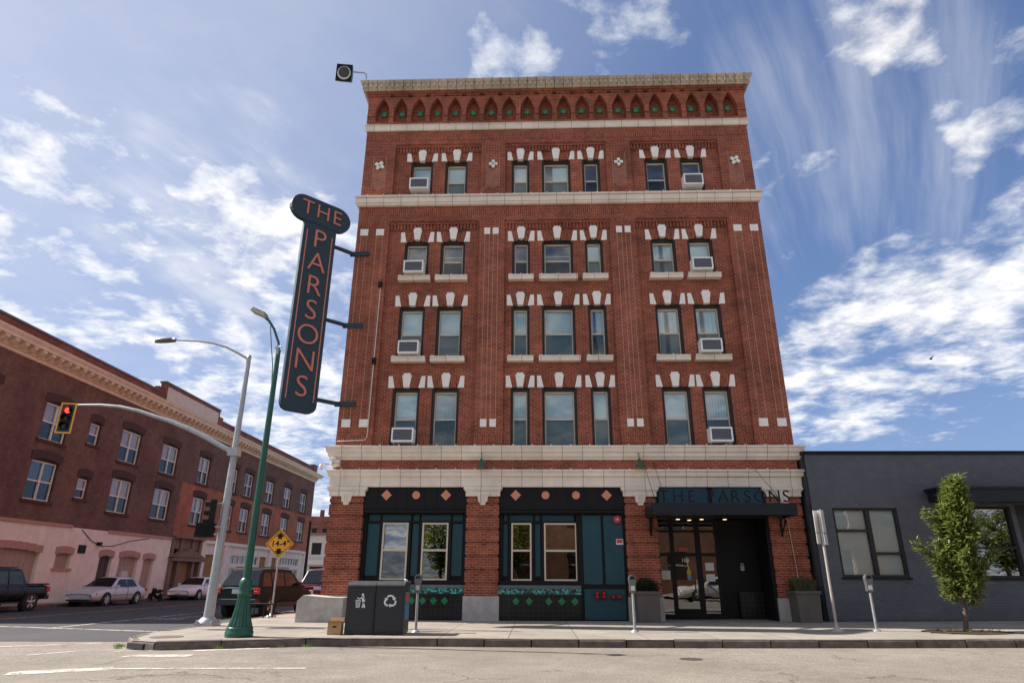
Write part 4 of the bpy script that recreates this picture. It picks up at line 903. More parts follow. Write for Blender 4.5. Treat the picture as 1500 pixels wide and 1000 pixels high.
for (a,b,z0,z1,r_) in hol:
    f=MB(); q=.06; zt=z1-.12
    wide=b-a>1
    for bx in ((a+.05,a+.05+q,z0,zt),(b-.05-q,b-.05,z0,zt),(a+.05+q,b-.05-q,zt-q,zt),(a+.05+q,b-.05-q,z0,z0+q)): tbox(f,LT,*bx,.10,.2)
    zm=(z0+zt)/2-.02; tbox(f,LT,a+.05+q,b-.05-q,zm-.03,zm+.03,.09,.19)
    if wide: m_=(a+b)/2; tbox(f,LT,m_-.035,m_+.035,z0+q,zt-q,.085,.185)
    w=f.build('window',M_WFRAME,B)
    p=MB(); p.quad(LT(a,zm,.15),LT(b,zm,.15),LT(b,zt,.15),LT(a,zt,.15)); p.build('pane',M_SKYGLASS,w)
    p=MB(); p.quad(LT(a,z0,.155),LT(b,z0,.155),LT(b,zm,.155),LT(a,zm,.155)); p.build('pane',M_SKYDARK,w)
    c=MB(); tbox(c,LT,a,a+.05,z0,z1,.08,.215); tbox(c,LT,b-.05,b,z0,z1,.08,.215); tbox(c,LT,a+.05,b-.05,zt,z1,.08,.215); c.build_each('casing',mat('dark_green_casing',(.012,.02,.016),.6),w)
    if rw.random()<.8:
        c=MB(); c.quad(LT(a+.05,zm,.21),LT(b-.05,zm,.21),LT(b-.05,zt,.21),LT(a+.05,zt,.21)); c.build('blind',mat('gray_blind',(.62,.64,.66),.8),w)
    h=MB(); n=9; sill=MB()
    for i in range(n):
        tq=(i+.5)/n; y=a-.12+(b-a+.24)*tq; zz=z1-.02-.12*((2*tq-1)**2)+.02
        h.prism([(y-(b-a+.24)/n/2,zz),(y+(b-a+.24)/n/2,zz),(y+(b-a+.24)/n/2,zz+.36),(y-(b-a+.24)/n/2,zz+.36)],.002,.035,axis='x')
    tbox(sill,LT,a-.1,b+.1,z0-.13,z0-.003,-.06,.2); mh=mat('sooty_brick',(.07,.032,.024),.85,var=.25,bump=.4)
    h.build('hood',mh,w); sill.build('sill',mh,w)
# pink ground floor
Yp=17.6
mb=MB(); doors=[(3.6,7.3,.15,2.42,.14),(8.3,9.3,1.66,2.34,.08),(11.35,12.35,.15,2.32,.10),(12.95,14.6,.15,2.34,.12),(15.1,16.1,.15,2.28,.09)]
wall(mb,LT,Y0,Yp,.1,3.45,doors,-.03,.24)
pw=mb.build('ground_floor_wall',M_PINK,B)
for i,(a,b,z0,z1,r_) in enumerate(doors):
    h=MB(); n=9
    for k in range(n):
        t0=(k+.5)/n; y=a-.1+(b-a+.2)*t0; hw=(b-a+.2)/n/2; zz=z1-.02-r_*((2*t0-1)**2)
        h.prism([(y-hw,zz),(y+hw,zz),(y+hw,zz+.30),(y-hw,zz+.30)],.02,.06,axis='x')
    h.build('arch',M_PINKARCH,B)
    d=MB(); tbox(d,LT,a,b,z0,z1,.13,.18)
    for k in range(int((b-a)/.3)): tbox(d,LT,a+.3*k+.15-.008,a+.3*k+.15+.008,z0,z1,.12,.14)
    d.build('boarded_door' if z0<1 else 'boarded_window',M_BOARD if i!=2 else mat('dark_door',(.07,.045,.035),.6),B)
    if i==1: s=MB(); tbox(s,LT,a-.12,b+.12,z0-.1,z0,-.10,.1); s.build('sill',M_PINKARCH,B)
mb=MB(); tbox(mb,LT,Y0,8.9,3.42,3.55,-.09,.1); tbox(mb,LT,11.6,Yp,3.36,3.50,-.09,.1); mb.build_each('ledge',M_PINKARCH,B)
mb=MB(); tbox(mb,LT,9.65,10.15,2.35,2.72,-.07,.1); mb.build('vent',M_BLACK,B)
mb=MB(); tbox(mb,LT,10.9,11.1,2.75,2.9,-.2,.1); mb.build('wall_light',M_BLACK,B)
mb=MB(); mb.tube([(.05,9.6,3.4),(.06,10.4,2.95),(.06,11.2,2.72),(.06,12.2,2.78),(.06,13.6,3.1),(.06,15.2,3.3)],.015,6); mb.build('wire',M_BLACK,B)
mb=MB(); tbox(mb,LT,13.35,13.9,.9,1.6,-.05,.15); mb.build('meter_box',M_PAPER,B)
# brownstone doorway
mb=MB()
tbox(mb,LT,Yp+.1,21.2,2.9,3.55,.02,.3)
for y in (17.75,18.55,20.3,21.1): tbox(mb,LT,y-.14,y+.14,.1,2.25,-.18,.2)
tbox(mb,LT,17.6,21.3,2.2,2.4,-.35,.2); mb.prism([(17.5,2.42),(21.4,2.42),(19.45,2.95)],-.1,.38,axis='x')
for y in (17.8,18.75,20.1,21.05): tbox(mb,LT,y-.13,y+.13,2.45,3.5,-.08,.2)
tbox(mb,LT,17.6,21.3,3.5,3.62,-.25,.1)
tbox(mb,LT,Yp,21.3,.1,3.5,.16,.3)
mb.build('stone_doorway',M_STONE,B)
mb=MB(); tbox(mb,LT,18.75,20.1,.15,2.15,.08,.17); mb.build('boarded_door',M_PLY,B)
mb=MB(); tbox(mb,LT,17.95,18.6,2.5,3.3,.12,.17); tbox(mb,LT,18.95,19.9,2.95,3.45,.12,.17); tbox(mb,LT,20.25,20.9,2.5,3.3,.12,.17); mb.build_each('upper_window',M_BLACK,B)
# shop fronts to the far corner
mb=MB(); wall(mb,LT,21.3,Y1,.1,3.55,[(22.0,24.2,.15,2.7),(25.6,30.4,.7,1.9),(25.6,30.4,2.15,2.75),(30.7,32.0,.15,2.8),(33.1,34.2,.15,2.8),(34.6,39.3,.9,1.95),(34.8,39.3,2.25,2.85)],0,.2)
for y in (21.5,24.7,32.5,40.6): tbox(mb,LT,y-.3,y+.3,.1,3.5,-.10,.05)
tbox(mb,LT,21.3,Y1,3.35,3.56,-.14,.05)
mb.build('shop_front',M_PINK,B)
mb=MB(); tbox(mb,LT,22.0,24.2,.15,2.7,.12,.18); tbox(mb,LT,30.7,32.0,.15,2.8,.12,.18); tbox(mb,LT,33.1,34.2,.15,2.8,.12,.18); mb.build_each('boarded_door',M_PLY,B)
for (a,b,c,d,n) in ((25.6,30.4,.7,1.9,5),(25.6,30.4,2.15,2.75,6),(34.6,39.3,.9,1.95,5),(34.8,39.3,2.25,2.85,7)):
    f=MB(); tbox(f,LT,a,b,c-.001,c+.06,.081,.169); tbox(f,LT,a,b,d-.06,d+.001,.081,.169)
    for i in range(n+1): y=a+(b-a)*i/n; tbox(f,LT,max(a,y-.05),min(b,y+.05),c,d,.08,.17)
    w=f.build('shop_window',M_PINK,B); p=MB(); p.quad(LT(a,c,.13),LT(b,c,.13),LT(b,d,.13),LT(a,d,.13)); p.build('pane',M_SHOPGLASS,w)
# ================================================================== FAR END OF THE CROSS STREET
F_=empty('far_white_building',(-32,98,-.1),0,'pale two storey shop building at the far end of the cross street','building')
mb=MB(); wall(mb,IDT,-14,16,0,8.5,[(-9+4*i,-6.6+4*i,.6,3.2) for i in range(6)]+[(-9+4*i,-7.2+4*i,5.2,7.2) for i in range(6)],0,.3); mb.build('wall',mat('far_stucco',(.55,.50,.46),.8,streak=.2),F_)
mb=MB(); mb.box(-14,16,.32,14,0,8.5); mb.build('interior',M_SHADE,F_)
mb=MB(); mb.box(-14,16,-.6,0,3.5,4.3); mb.build('sign_fascia',mat('fascia',(.6,.55,.52),.7),F_); mb=MB(); mb.box(-14.2,16.2,-.3,14,8.5,8.9); mb.build('cornice',M_STONE,F_)
F2=empty('far_brown_block',(-58,165,0),0,'hazy brown brick block rising behind the pale shop building','building')
mb=MB(); wall(mb,IDT,-14,44,0,17.5,[(-12+3*i,-10.6+3*i,2+3.4*j,4+3.4*j) for i in range(17) for j in range(4)],0,.3); mb.build('wall',M_BROWNTOP,F2); mb=MB(); mb.box(-14,44,.32,10,0,17.4); mb.build('interior',M_SHADE,F2)
mb=MB()
for i in range(9): mb.box(-10+5.2*i,-9+5.2*i,2,3,17.4,19.5)
mb.build_each('chimney',M_BROWNTOP,F2)
U=empty('utility_pole',(-24.9,49,gz(-24.9)+.1),0,'dark wooden utility pole at the far corner of the brown building','pole')
mb=MB(); mb.tube([(0,0,0),(0,0,7.0)],[.17,.13],10); mb.build('post',mat('creosote_wood',(.03,.025,.022),.9),U)
mb=MB(); mb.tube([(0,0,6.6),(2.,1,7.0),(5,2.,7.9),(9,4,9.6)],.02,6); mb.tube([(0,0,6.2),(4,3.,6.9),(9,6,8.4)],.015,6); mb.build_each('wire',M_BLACK,U)
# ================================================================== STREET FURNITURE
def gp(x,y,h=KERB): return (x,y,h+gz(x))
# green lamp post
L=empty('lamp_post',gp(-7.43,-5.82),0,'dark green fluted street lamp post with double armed pale LED head at the kerb','lamp post')
L.scale=(1.012,)*3
mb=MB(); mb.lathe([(.285,0),(.295,.03),(.295,.11),(.27,.14),(.285,.17),(.26,.20)],24); mb.build('base',M_GREENPOLE,L)
mb=MB(); mb.lathe([(.255,.20),(.245,.25),(.195,.40),(.155,.60),(.130,.82)],36,flute=(.19,.85)); mb.lathe([(.135,.82),(.155,.85),(.155,.89),(.125,.92),(.135,.95),(.14,1.08),(.125,1.16),(.085,1.20)],20); mb.build('fluted_shaft',M_GREENPOLE,L)
mb=MB(); mb.tube([(0,0,1.1),(0,0,4.2),(0,0,6.60)],[.085,.072,.055],14); mb.build('pole',M_GREENPOLE,L)
mb=MB(); mb.tube([(.03,0,6.45),(-.03,0,6.80),(-.20,0,7.18),(-.36,0,7.40),(-.46,0,7.48)],.032,8); mb.tube([(-.03,0,5.4),(-.1,0,6.2),(-.22,0,6.8),(-.30,0,7.25)],.012,6); mb.build('arm',M_GREENPOLE,L)
mb=MB(); M=Matrix.Translation((-.60,0,7.58))@Matrix.Rotation(R(24),4,'Y')@Matrix.Scale(.9,4)
mb.box(-.26,.20,-.16,.16,-.035,.03,M)
for i in range(5): mb.box(-.24+.085*i,-.20+.085*i,-.15,.15,.03,.085,M)
mb.tube([M@Vector((.15,0,0)),(-.44,0,7.47)],.03,8); mb.build('lamp_head',mat('lamp_alu',(.42,.40,.36),.5,metal=.3),L)
mb=MB(); mb.box(-.02,.04,-.10,-.05,6.45,6.70); mb.tube([(.02,-.08,6.66),(.12,-.14,6.64)],.018,6); mb.tube([(.02,-.08,6.58),(-.06,-.14,6.62)],.018,6); mb.build('sensor_clamp',M_GRAYPOLE,L)
# steel signal pole with mast arm and luminaire arm
P=empty('signal_pole',gp(-9.80,-2.40),0,'tall gray steel traffic signal pole with long mast arm and cobra head lamp','signal pole')
P.scale=(1.025,)*3
mb=MB(); mb.box(-.24,.24,-.24,.24,0,.07); mb.lathe([(.26,.07),(.24,.13),(.17,.20)],18)
for s in(-1,1):
    for q in (-1,1): mb.lathe([(.03,.07),(.03,.15)],8,Matrix.Translation((s*.2,q*.2,0)))
mb.build('base_plate',M_GRAYPOLE,P)
mb=MB(); mb.tube([(0,0,.1),(0,0,4),(0,0,7.48)],[.135,.092,.062],16); mb.lathe([(.07,7.48),(.06,7.54),(.02,7.57)],14); mb.build('pole',M_GRAYPOLE,P)
mb=MB(); mb.tube([(-.08,0,4.60),(-.9,0,5.02),(-1.45,0,5.27),(-2.05,0,5.50),(-3.1,0,5.83),(-3.7,0,5.96),(-4.3,0,6.01),(-5.1,0,6.01)],[.075,.07,.066,.06,.052,.046,.04,.032],12); mb.box(-.14,.14,-.14,.14,4.48,4.72); mb.build('mast_arm',M_GRAYPOLE,P)
mb=MB(); mb.tube([(0,0,7.42),(-.35,0,7.62),(-.75,0,7.82),(-1.2,0,7.96),(-1.65,0,8.03),(-2.45,0,8.07)],[.038,.035,.032,.03,.028,.026],10); mb.build('lamp_arm',M_GRAYPOLE,P)
mb=MB()
pr=[(-2.40,.05,8.07),(-2.52,.10,8.07),(-2.70,.13,8.06),(-2.90,.11,8.05),(-3.03,.04,8.045)]
mb.add([(x,yy*s,z+dz) for x,yy,z in pr for s,dz in((-1,0),(-.6,.07),(.6,.07),(1,0),(.6,-.06),(-.6,-.06))],[(i*6+j,i*6+(j+1)%6,(i+1)*6+(j+1)%6,(i+1)*6+j) for i in range(4) for j in range(6)]+[tuple(range(6)),tuple(range(24,30))],True); mb.build('lamp_head',mat('lamp_gray',(.10,.105,.11),.5),P)
def signal(label,loc,rz,border,red):
    r=empty('traffic_light',loc,rz,label,'traffic light')
    b=MB(); b.box(-.155,.155,-.02,.20,-.50,.50); b.build('housing',M_BLACK,r)
    if border:
        b=MB(); b.box(-.24,.24,.0,.015,-.58,.58) ; b.build('backplate',M_GREENPOLE if False else mat('dark_backplate',(.012,.03,.028),.5),r)
        b=MB(); 
        for bx in ((-.29,-.235,-.63,.63),(.235,.29,-.63,.63),(-.235,.235,.575,.63),(-.235,.235,-.63,-.575)): b.box(bx[0],bx[1],-.008,.02,bx[2],bx[3])
        b.build('border',M_YEL,r)
    for z,m_ in ((.32,M_LENSR if red else M_LENSD),(0,M_LENSA),(-.32,M_LENSG)):
        h=MB(); n=20; vs=[]
        a0,a1=R(-35),R(215)
        for i in range(n+1):
            a=a0+(a1-a0)*i/n
            for rr,yy in ((.128,-.02),(.128,-.22-.03*math.sin(a)),(.118,-.22-.03*math.sin(a)),(.118,-.02)): vs.append((rr*math.cos(a),yy,z+rr*math.sin(a)))
        h.add(vs,[(i*4+j,i*4+(j+1)%4,(i+1)*4+(j+1)%4,(i+1)*4+j) for i in range(n) for j in range(4)]); h.build('visor',M_BLACK,r)
        l=MB(); l.lathe([(.112,-.0),(.10,.03),(.06,.05),(.01,.055)],18,Matrix.Translation((0,-.02,z))@Matrix.Rotation(PI/2,4,'X')); l.build('lens',m_,r)
    return r
signal('red lit traffic light with yellow bordered backplate at the tip of the mast arm',(-15.03,-2.6,5.82),R(14),True,True).scale=(.74,.74,.74)
signal('dark traffic light fixed on the side of the gray signal pole',(-10.12,-2.6,3.05),R(-72),False,False).scale=(.74,.74,.74)
w=empty('pedestrian_signal',(-10.05,-2.6,2.58),0,'boxy black pedestrian signal below the side mounted traffic light','pedestrian signal')
b=MB(); b.box(-.32,.12,-.22,.06,-.19,.19,Matrix.Rotation(R(-8),4,'Z')); b.build('housing',M_BLACK,w)
b=MB(); 
for i in range(7): z=-.16+i*.053; b.box(-.31,.11,-.27,-.22,z-.006,z+.006,Matrix.Rotation(R(-8),4,'Z'))
b.build('louvre',M_BLACK,w)
b=MB(); b.tube([(.1,0,.1),(.36,.2,.1)],.025,6); b.tube([(.1,0,-.1),(.36,.2,-.1)],.025,6); b.tube([(.02,0,.72),(.38,.2,.8)],.02,6); b.build_each('bracket',M_GRAYPOLE,w)
# clearance sign
S=empty('clearance_sign',gp(-9.70,1.80),0,'yellow diamond clearance sign reading 14-4 on a thin gray post','sign')
mb=MB(); mb.tube([(0,0,0),(0,.0,2.6)],.030,8); mb.lathe([(.16,0),(.15,.04),(.06,.06),(.05,.14)],14); mb.build('post',M_GRAYPOLE,S)
mb=MB(); q=.49; mb.prism([(0,2.32-q),(q,2.32),(0,2.32+q),(-q,2.32)],-.06,-.045); mb.build('plate',M_YEL,S)
ag=MB()
o_=.44; i_=.418
for k in range(4):
    a=k*PI/2; p=[(o_,0),(0,o_),(0,i_),(i_,0)]; ag.prism([(x*math.cos(a)-z*math.sin(a),2.32+x*math.sin(a)+z*math.cos(a)) for x,z in p],-.066,-.058)
for s in(1,-1): ag.prism([(-.07,2.32+s*.16),(.07,2.32+s*.16),(.07,2.32+s*.24),(.15,2.32+s*.24),(0,2.32+s*.37),(-.15,2.32+s*.24),(-.07,2.32+s*.24)],-.067,-.058)
ag.build('arrow_markings',M_BLACK,S)
text('lettering','14-4"',.27,M_BLACK,S,TF(.03,-.064,2.32),.003,space=1.08,bold=.004)
# bike rack beside the sign
w=empty('bike_rack',gp(-9.75,1.25),0,'low black metal rack standing on the pavement behind the green post','rack')
mb=MB(); 
for x in(-.45,0,.18): mb.tube([(x,0,0),(x,.02,.42)],.022,6)
mb.tube([(-.5,0,.42),(.3,0,.42)],.03,6); mb.tube([(-.45,.3,0),(-.45,.3,.42),(.18,.3,.42),(.18,.3,0)],.022,6); mb.build('frame',M_BLACK,w)
# parking meters
def meter(loc,label,src=None):
    if src: return dup(src,loc,0,label)
    r=empty('parking_meter',loc,0,label,'parking meter','parking meters along the kerb')
    b=MB(); b.tube([(0,0,0),(0,0,.92)],.032,12); b.lathe([(.10,0),(.09,.02),(.04,.05)],14); b.build('post',M_GRAYPOLE,r)
    b=MB(); b.box(-.075,.075,-.055,.055,.90,1.08); b.lathe([(.035,.86),(.07,.90)],12)
    pts=[(.085*math.cos(PI*i/12)*1.05,1.19+.105*math.sin(PI*i/12)) for i in range(13)]
    b.prism([(-.07,1.05),(.07,1.05),(.088,1.16)]+pts+[(-.088,1.16)],-.065,.065); b.build('head',mat('meter_gray',(.16,.165,.18),.35,metal=.5),r)
    b=MB(); b.prism([(-.065,1.19)]+[(-.065*math.cos(PI*i/8),1.19+.075*math.sin(PI*i/8)) for i in range(9)]+[(.065,1.19)],-.075,-.062); b.build('window',M_CARGLASS,r)
    b=MB(); b.box(-.045,.045,-.066,-.05,.93,1.04); b.build('sticker',M_PAPER,r)
    return r
m1=meter(gp(-3.76,-4.45),'gray parking meter just right of the charcoal bins')
meter(gp(1.50,-3.95),'gray parking meter in front of the planter left of the entrance',m1)
m3=meter(gp(7.37,-3.75),'gray parking meter in front of the dark gray painted wall',m1)
w=empty('parking_sign',gp(6.42,-3.75),R(-20),'slim steel post with two narrow parking signs back to back, seen almost edge on','sign')
mb=MB(); mb.tube([(0,0,0),(0,0,2.85)],.034,10); mb.lathe([(.16,0),(.15,.03),(.06,.06),(.045,.16)],14); mb.build('post',mat('worn_steel_post',(.40,.36,.33),.5,metal=.3),w)
for s,(z0,z1) in ((-1,(2.3,2.84)),(-1,(2.02,2.28)),(1,(2.3,2.86)),(1,(2.0,2.27))):
    mb=MB(); mb.box(-.155,.155,-.006,.006,z0,z1,Matrix.Translation((s*.07,0,0))@Matrix.Rotation(R(62 if s<0 else 74),4,'Z')@Matrix.Translation((0,-s*.0,0))); mb.build('plate',mat('sign_back_alu',(.62,.60,.58),.4,metal=.2),w)
# litter and recycling bins
def binbox(x,w_,label,nm,cat):
    r=empty(nm,gp(x,-5.25),0,label,cat); r.scale=(1,1,.89)
    b=MB(); h=1.22
    b.prism([(0,0.02),(.0,1.14),(.06,h),(.66,h+.03),(.70,h),(.70,.02)],0,w_-.012,axis='x'); b.build('cabinet',M_BIN,r)
    b=MB(); b.box(.03,w_-.045,-.012,.004,.10,1.02); b.build('door',M_BIN,r)
    b=MB(); b.box(-.002,w_-.008,-.02,.72,1.225,1.262) if False else b.prism([(-.02,1.15),(-.02,1.19),(.05,1.262),(.72,1.285),(.72,1.245),(.06,1.226)],.0,w_-.006,axis='x'); b.build('lid',mat('bin_lid',(.06,.06,.065),.35),r)
    b=MB(); b.box(.05,w_-.06,.04,.66,0,.02); b.build('foot',M_BLACK,r)
    return r
def ico(r,parts):
    mb=MB()
    for p in parts: mb.prism(p,-.017,-.010)
    mb.build('icon',M_WPAINT,r)
def ring(cx,cz,ro,n=14): return [(cx+ro*math.cos(2*PI*i/n),cz+ro*math.sin(2*PI*i/n)) for i in range(n)]
def seg(a,b,w):
    v=Vector((b[0]-a[0],b[1]-a[1])); v.normalize(); n=Vector((-v.y,v.x))*w/2
    return [(a[0]-n.x,a[1]-n.y),(b[0]-n.x,b[1]-n.y),(b[0]+n.x,b[1]+n.y),(a[0]+n.x,a[1]+n.y)]
r1=binbox(-5.26,.67,'left charcoal bin cabinet with a white litter figure decal','litter_bin','bin')
cx,cz=.34,.80
ico(r1,[ring(cx+.03,cz+.155,.028),seg((cx+.04,cz+.115),(cx+.055,cz-.02),.06),seg((cx+.06,cz-.02),(cx+.035,cz-.16),.028),seg((cx+.055,cz-.02),(cx+.09,cz-.16),.028),seg((cx+.03,cz+.10),(cx-.05,cz+.045),.022),seg((cx+.055,cz+.1),(cx+.085,cz+.01),.02),
  seg((cx-.13,cz+.02),(cx-.01,cz+.02),.016),seg((cx-.12,cz+.02),(cx-.105,cz-.15),.014),seg((cx-.02,cz+.02),(cx-.035,cz-.15),.014),seg((cx-.105,cz-.15),(cx-.035,cz-.15),.014),seg((cx-.085,cz+.02),(cx-.08,cz-.15),.010),seg((cx-.055,cz+.02),(cx-.06,cz-.15),.010),seg((cx-.115,cz-.05),(cx-.03,cz-.05),.010),seg((cx-.11,cz-.10),(cx-.033,cz-.10),.010),ring(cx-.075,cz+.07,.018,8)])
r2=binbox(-4.585,.67,'right charcoal bin cabinet with a white recycling arrows decal','recycling_bin','bin')
pp=[]
for k in range(3):
    a0=PI/2+k*2*PI/3
    def P_(r_,a): return (.34+r_*math.cos(a0+a),.80+r_*math.sin(a0+a))
    pp+=[seg(P_(.135,.30),P_(.135,-.30),.040),seg(P_(.135,-.34),P_(.105,-1.0),.042),[P_(.062,-.82),P_(.165,-.98),P_(.10,-1.42)],seg(P_(.135,.34),P_(.115,.62),.04)]
ico(r2,pp)
mb=MB(); mb.box(.658,.668,.10,.60,.35,1.02); po_=mb.build('poster',mat('poster_blue',(.03,.16,.26),.5,var=.6,vscale=9),r2)
mb=MB(); mb.box(.666,.672,.14,.56,.78,.98); mb.build('poster_red_panel',mat('poster_red',(.5,.06,.06),.5,var=.5,vscale=14),r2)
mb=MB(); mb.lathe([(.035,0),(.05,.03),(.03,.06)],12,Matrix.Translation((.62,.3,1.27))); mb.build('sensor',M_CHROME,r2)
w=empty('cardboard_box',gp(-5.50,-5.12),R(4),'small open brown cardboard box on the pavement left of the bins','box')
mb=MB(); a,b_,h=.155,.12,.27
for bx in ((-a,a,-b_,-b_+.008),(-a,a,b_-.008,b_),(-a,-a+.008,-b_,b_),(a-.008,a,-b_,b_)): mb.box(bx[0],bx[1],bx[2],bx[3],0,h)
mb.box(-a,a,-b_,b_,0,.01); mb.box(-.05,.05,-b_-.003,-b_+.0,.16,.19) if False else None
mb.build('carton',M_CARD,w)
mb=MB(); mb.box(-a,a,-.001,.006,0,.09,Matrix.Translation((0,-b_,h))@Matrix.Rotation(R(75),4,'X')); mb.box(-a,a,-.001,.006,0,.09,Matrix.Translation((0,b_,h))@Matrix.Rotation(R(-25),4,'X')); mb.build_each('flap',M_CARD,w)
mb=MB(); mb.box(-.045,.045,-b_-.004,-b_+.002,.15,.185); mb.build('hand_hole',M_SHADE,w)
# planters by the entrance
rl=random.Random(9)
def shrub(name,label,loc,m,n,rx,ry,h,grass,cat='plant'):
    mb=MB()
    for i in range(n):
        x=rl.uniform(-rx,rx); y=rl.uniform(-ry,ry)
        if grass:
            hh=h*rl.uniform(.5,1); dx=rl.uniform(-.14,.14); dy=rl.uniform(-.1,.1); w_=.006
            mb.add([(x-w_,y,0),(x+w_,y,0),(x+dx*.5+w_,y+dy*.5,hh*.6),(x+dx*.5-w_,y+dy*.5,hh*.6),(x+dx,y+dy,hh)],[(0,1,2,3),(3,2,4)])
        else:
            z=rl.uniform(0,h)*(1-.5*(abs(x)/rx)**2); M=Matrix.Translation((x,y,z))@Matrix.Rotation(rl.uniform(0,6.3),4,'Z')@Matrix.Rotation(rl.uniform(-1,1),4,'X'); s=rl.uniform(.02,.045)
            mb.add([M@Vector(v) for v in((-s*.5,0,0),(0,-s,0.0),(s*.5,0,.0),(0,s,0))],[(0,1,2,3)])
    o=mb.build(name,m,None,loc); return tag(o,label,cat)
def planter(loc,label):
    r=empty('planter',loc,0,label,'planter','concrete planters flanking the entrance')
    mb=MB(); w_,h=.34,.86
    mb.prism([(-w_+.03,0),(w_-.03,0),(w_,h),(-w_,h)],-w_,w_); mb.build('box',M_PLANTER,r)
    mb=MB(); mb.box(-w_-.03,w_+.03,-w_-.03,w_+.03,h-.08,h); mb.build('rim',M_PLANTER,r)
    mb=MB(); mb.box(-w_+.05,w_-.05,-w_+.05,w_-.05,h-.02,h+.004); mb.build('soil',M_SOIL,r); return r
planter((2.42,-.32,.16),'square gray planter at the left edge of the entrance'); planter((7.02,-.42,.2),'square brownish planter against the right hand pier of the hotel')
shrub('shrub','low dark green shrub filling the planter left of the entrance',(2.42,-.32,1.0),M_SHRUB,1600,.36,.3,.40,False)
shrub('ornamental_grass','dry olive grass tuft in the planter by the right pier',(7.02,-.42,1.05),M_SHRUB2,900,.30,.26,.42,True)
# street tree at the right
TR=empty('street_tree',gp(9.15,-4.3),0,'young narrow leafy green tree in a mulched pit at the right','tree')
mb=MB()
mb.tube([(0,0,-.05),(.02,0,.35),(.0,.02,.8),(.03,0,1.6),(.02,0,2.4),(.05,0,3.2)],[.06,.048,.042,.034,.024,.008],10); rt=random.Random(21)
brs=[]
for i in range(64):
    z=.55+2.75*(i/63)**.95; an=i*2.399+rt.uniform(-.3,.3)
    env=.54*(1-((z-.9)/2.95)**1.1)*min(1,(z-.15)/.75) if z>.9 else .62*(z-.1)/.8
    env=max(.14,env)*rt.uniform(.62,1.05)
    tip=Vector((math.cos(an)*env,math.sin(an)*env,z+env*.75+.12)); mid=Vector((math.cos(an)*env*.5,math.sin(an)*env*.5,z+env*.25))
    mb.tube([(0.01,0,z),mid,tip],[.016,.011,.004],5,False); brs.append((Vector((0,0,z)),mid,tip))
for tp_,mz in ((Vector((-1.02,-.1,1.95)),1.35),(Vector((-.62,.1,2.75)),2.0),(Vector((.72,-.2,1.75)),1.2)):
    md=tp_*.55; md.z=mz+.2; mb.tube([(0,0,mz),md,tp_],[.016,.011,.004],5,False); brs.append((Vector((0,0,mz)),md,tp_))
mb.v=[(x+.14*z,y,z) for x,y,z in mb.v]; mb.build('trunk',M_BARK,TR)
mb=MB()
def leaf(mb,c,d,L,w_):
    d=d.normalized(); s=d.cross(Vector((0,0,1))); s=s.normalized() if s.length>.05 else Vector((1,0,0)); up=s.cross(d)
    mb.add([c,c+d*L*.45+s*w_+up*L*.05,c+d*L-up*L*.04,c+d*L*.45-s*w_+up*L*.05,c+d*L*.5-up*L*.05],[(0,1,4),(1,2,4),(2,3,4),(3,0,4)])
for (a,b,c) in brs:
    nl=rt.randint(110,165)
    for k in range(nl):
        t_=rt.uniform(.30,1.04)**.7; p=(a.lerp(b,t_*2) if t_<.5 else b.lerp(c,t_*2-1)); p=p+Vector((rt.gauss(0,.065),rt.gauss(0,.065),rt.gauss(0,.07)))
        out=Vector((p.x,p.y,0)); out=out.normalized() if out.length>.01 else Vector((1,0,0))
        d=out*rt.uniform(.1,1.1)+Vector((rt.uniform(-.8,.8),rt.uniform(-.8,.8),rt.uniform(-.35,1.1)))
        leaf(mb,p,d,rt.uniform(.10,.20),rt.uniform(.024,.044))
mb.v=[(x+.14*z,y,z) for x,y,z in mb.v]; mb.build('crown',M_LEAF,TR)
mb=MB(); mb.prism([(9.25+.95*math.cos(a*PI/12)*(1+.08*math.sin(3*a)),-4.25+.72*math.sin(a*PI/12)) for a in range(24)],KERB+gz(9.2)-.02,KERB+gz(9.2)+.02,axis='z'); tag(mb.build('mulch_bed',M_SOIL),kind='structure')
mb=MB()
for c in range(9):
    x=9.25+rl.uniform(-.8,.5); y=-4.5+rl.uniform(-.3,.5)
    for i in range(14):
        a=rl.uniform(0,6.28); L=rl.uniform(.05,.13); mb.add([(x-.008,y,KERB+gz(x)+.01),(x+.008,y,KERB+gz(x)+.01),(x+math.cos(a)*L*.8,y+math.sin(a)*L*.8,KERB+gz(x)+L)],[(0,1,2)])
def tuft(mb,x,y,z,n,s):
    for i in range(n):
        a=rl.uniform(0,6.28); L=rl.uniform(.4,1)*s; xx=x+rl.gauss(0,s*.7); yy=y+rl.gauss(0,s*.25); w_=.010
        mb.add([(xx-w_,yy,z),(xx+w_,yy,z),(xx+math.cos(a)*L*.6,yy+math.sin(a)*L*.5,z+L)],[(0,1,2)])
for x,y,s,n in ((-9.75,-6.35,.08,46),(-9.5,-6.75,.06,20),(-8.2,-7.0,.07,18),(-7.4,-6.8,.09,30),(-6.9,-6.6,.06,14),(-6.2,-6.42,.07,20),(-5.75,-6.3,.08,30),(-4.2,-6.2,.05,10)): tuft(mb,x,y,gz(x)+.0,n,s)
tag(mb.build('weeds',M_GRASS),kind='stuff')
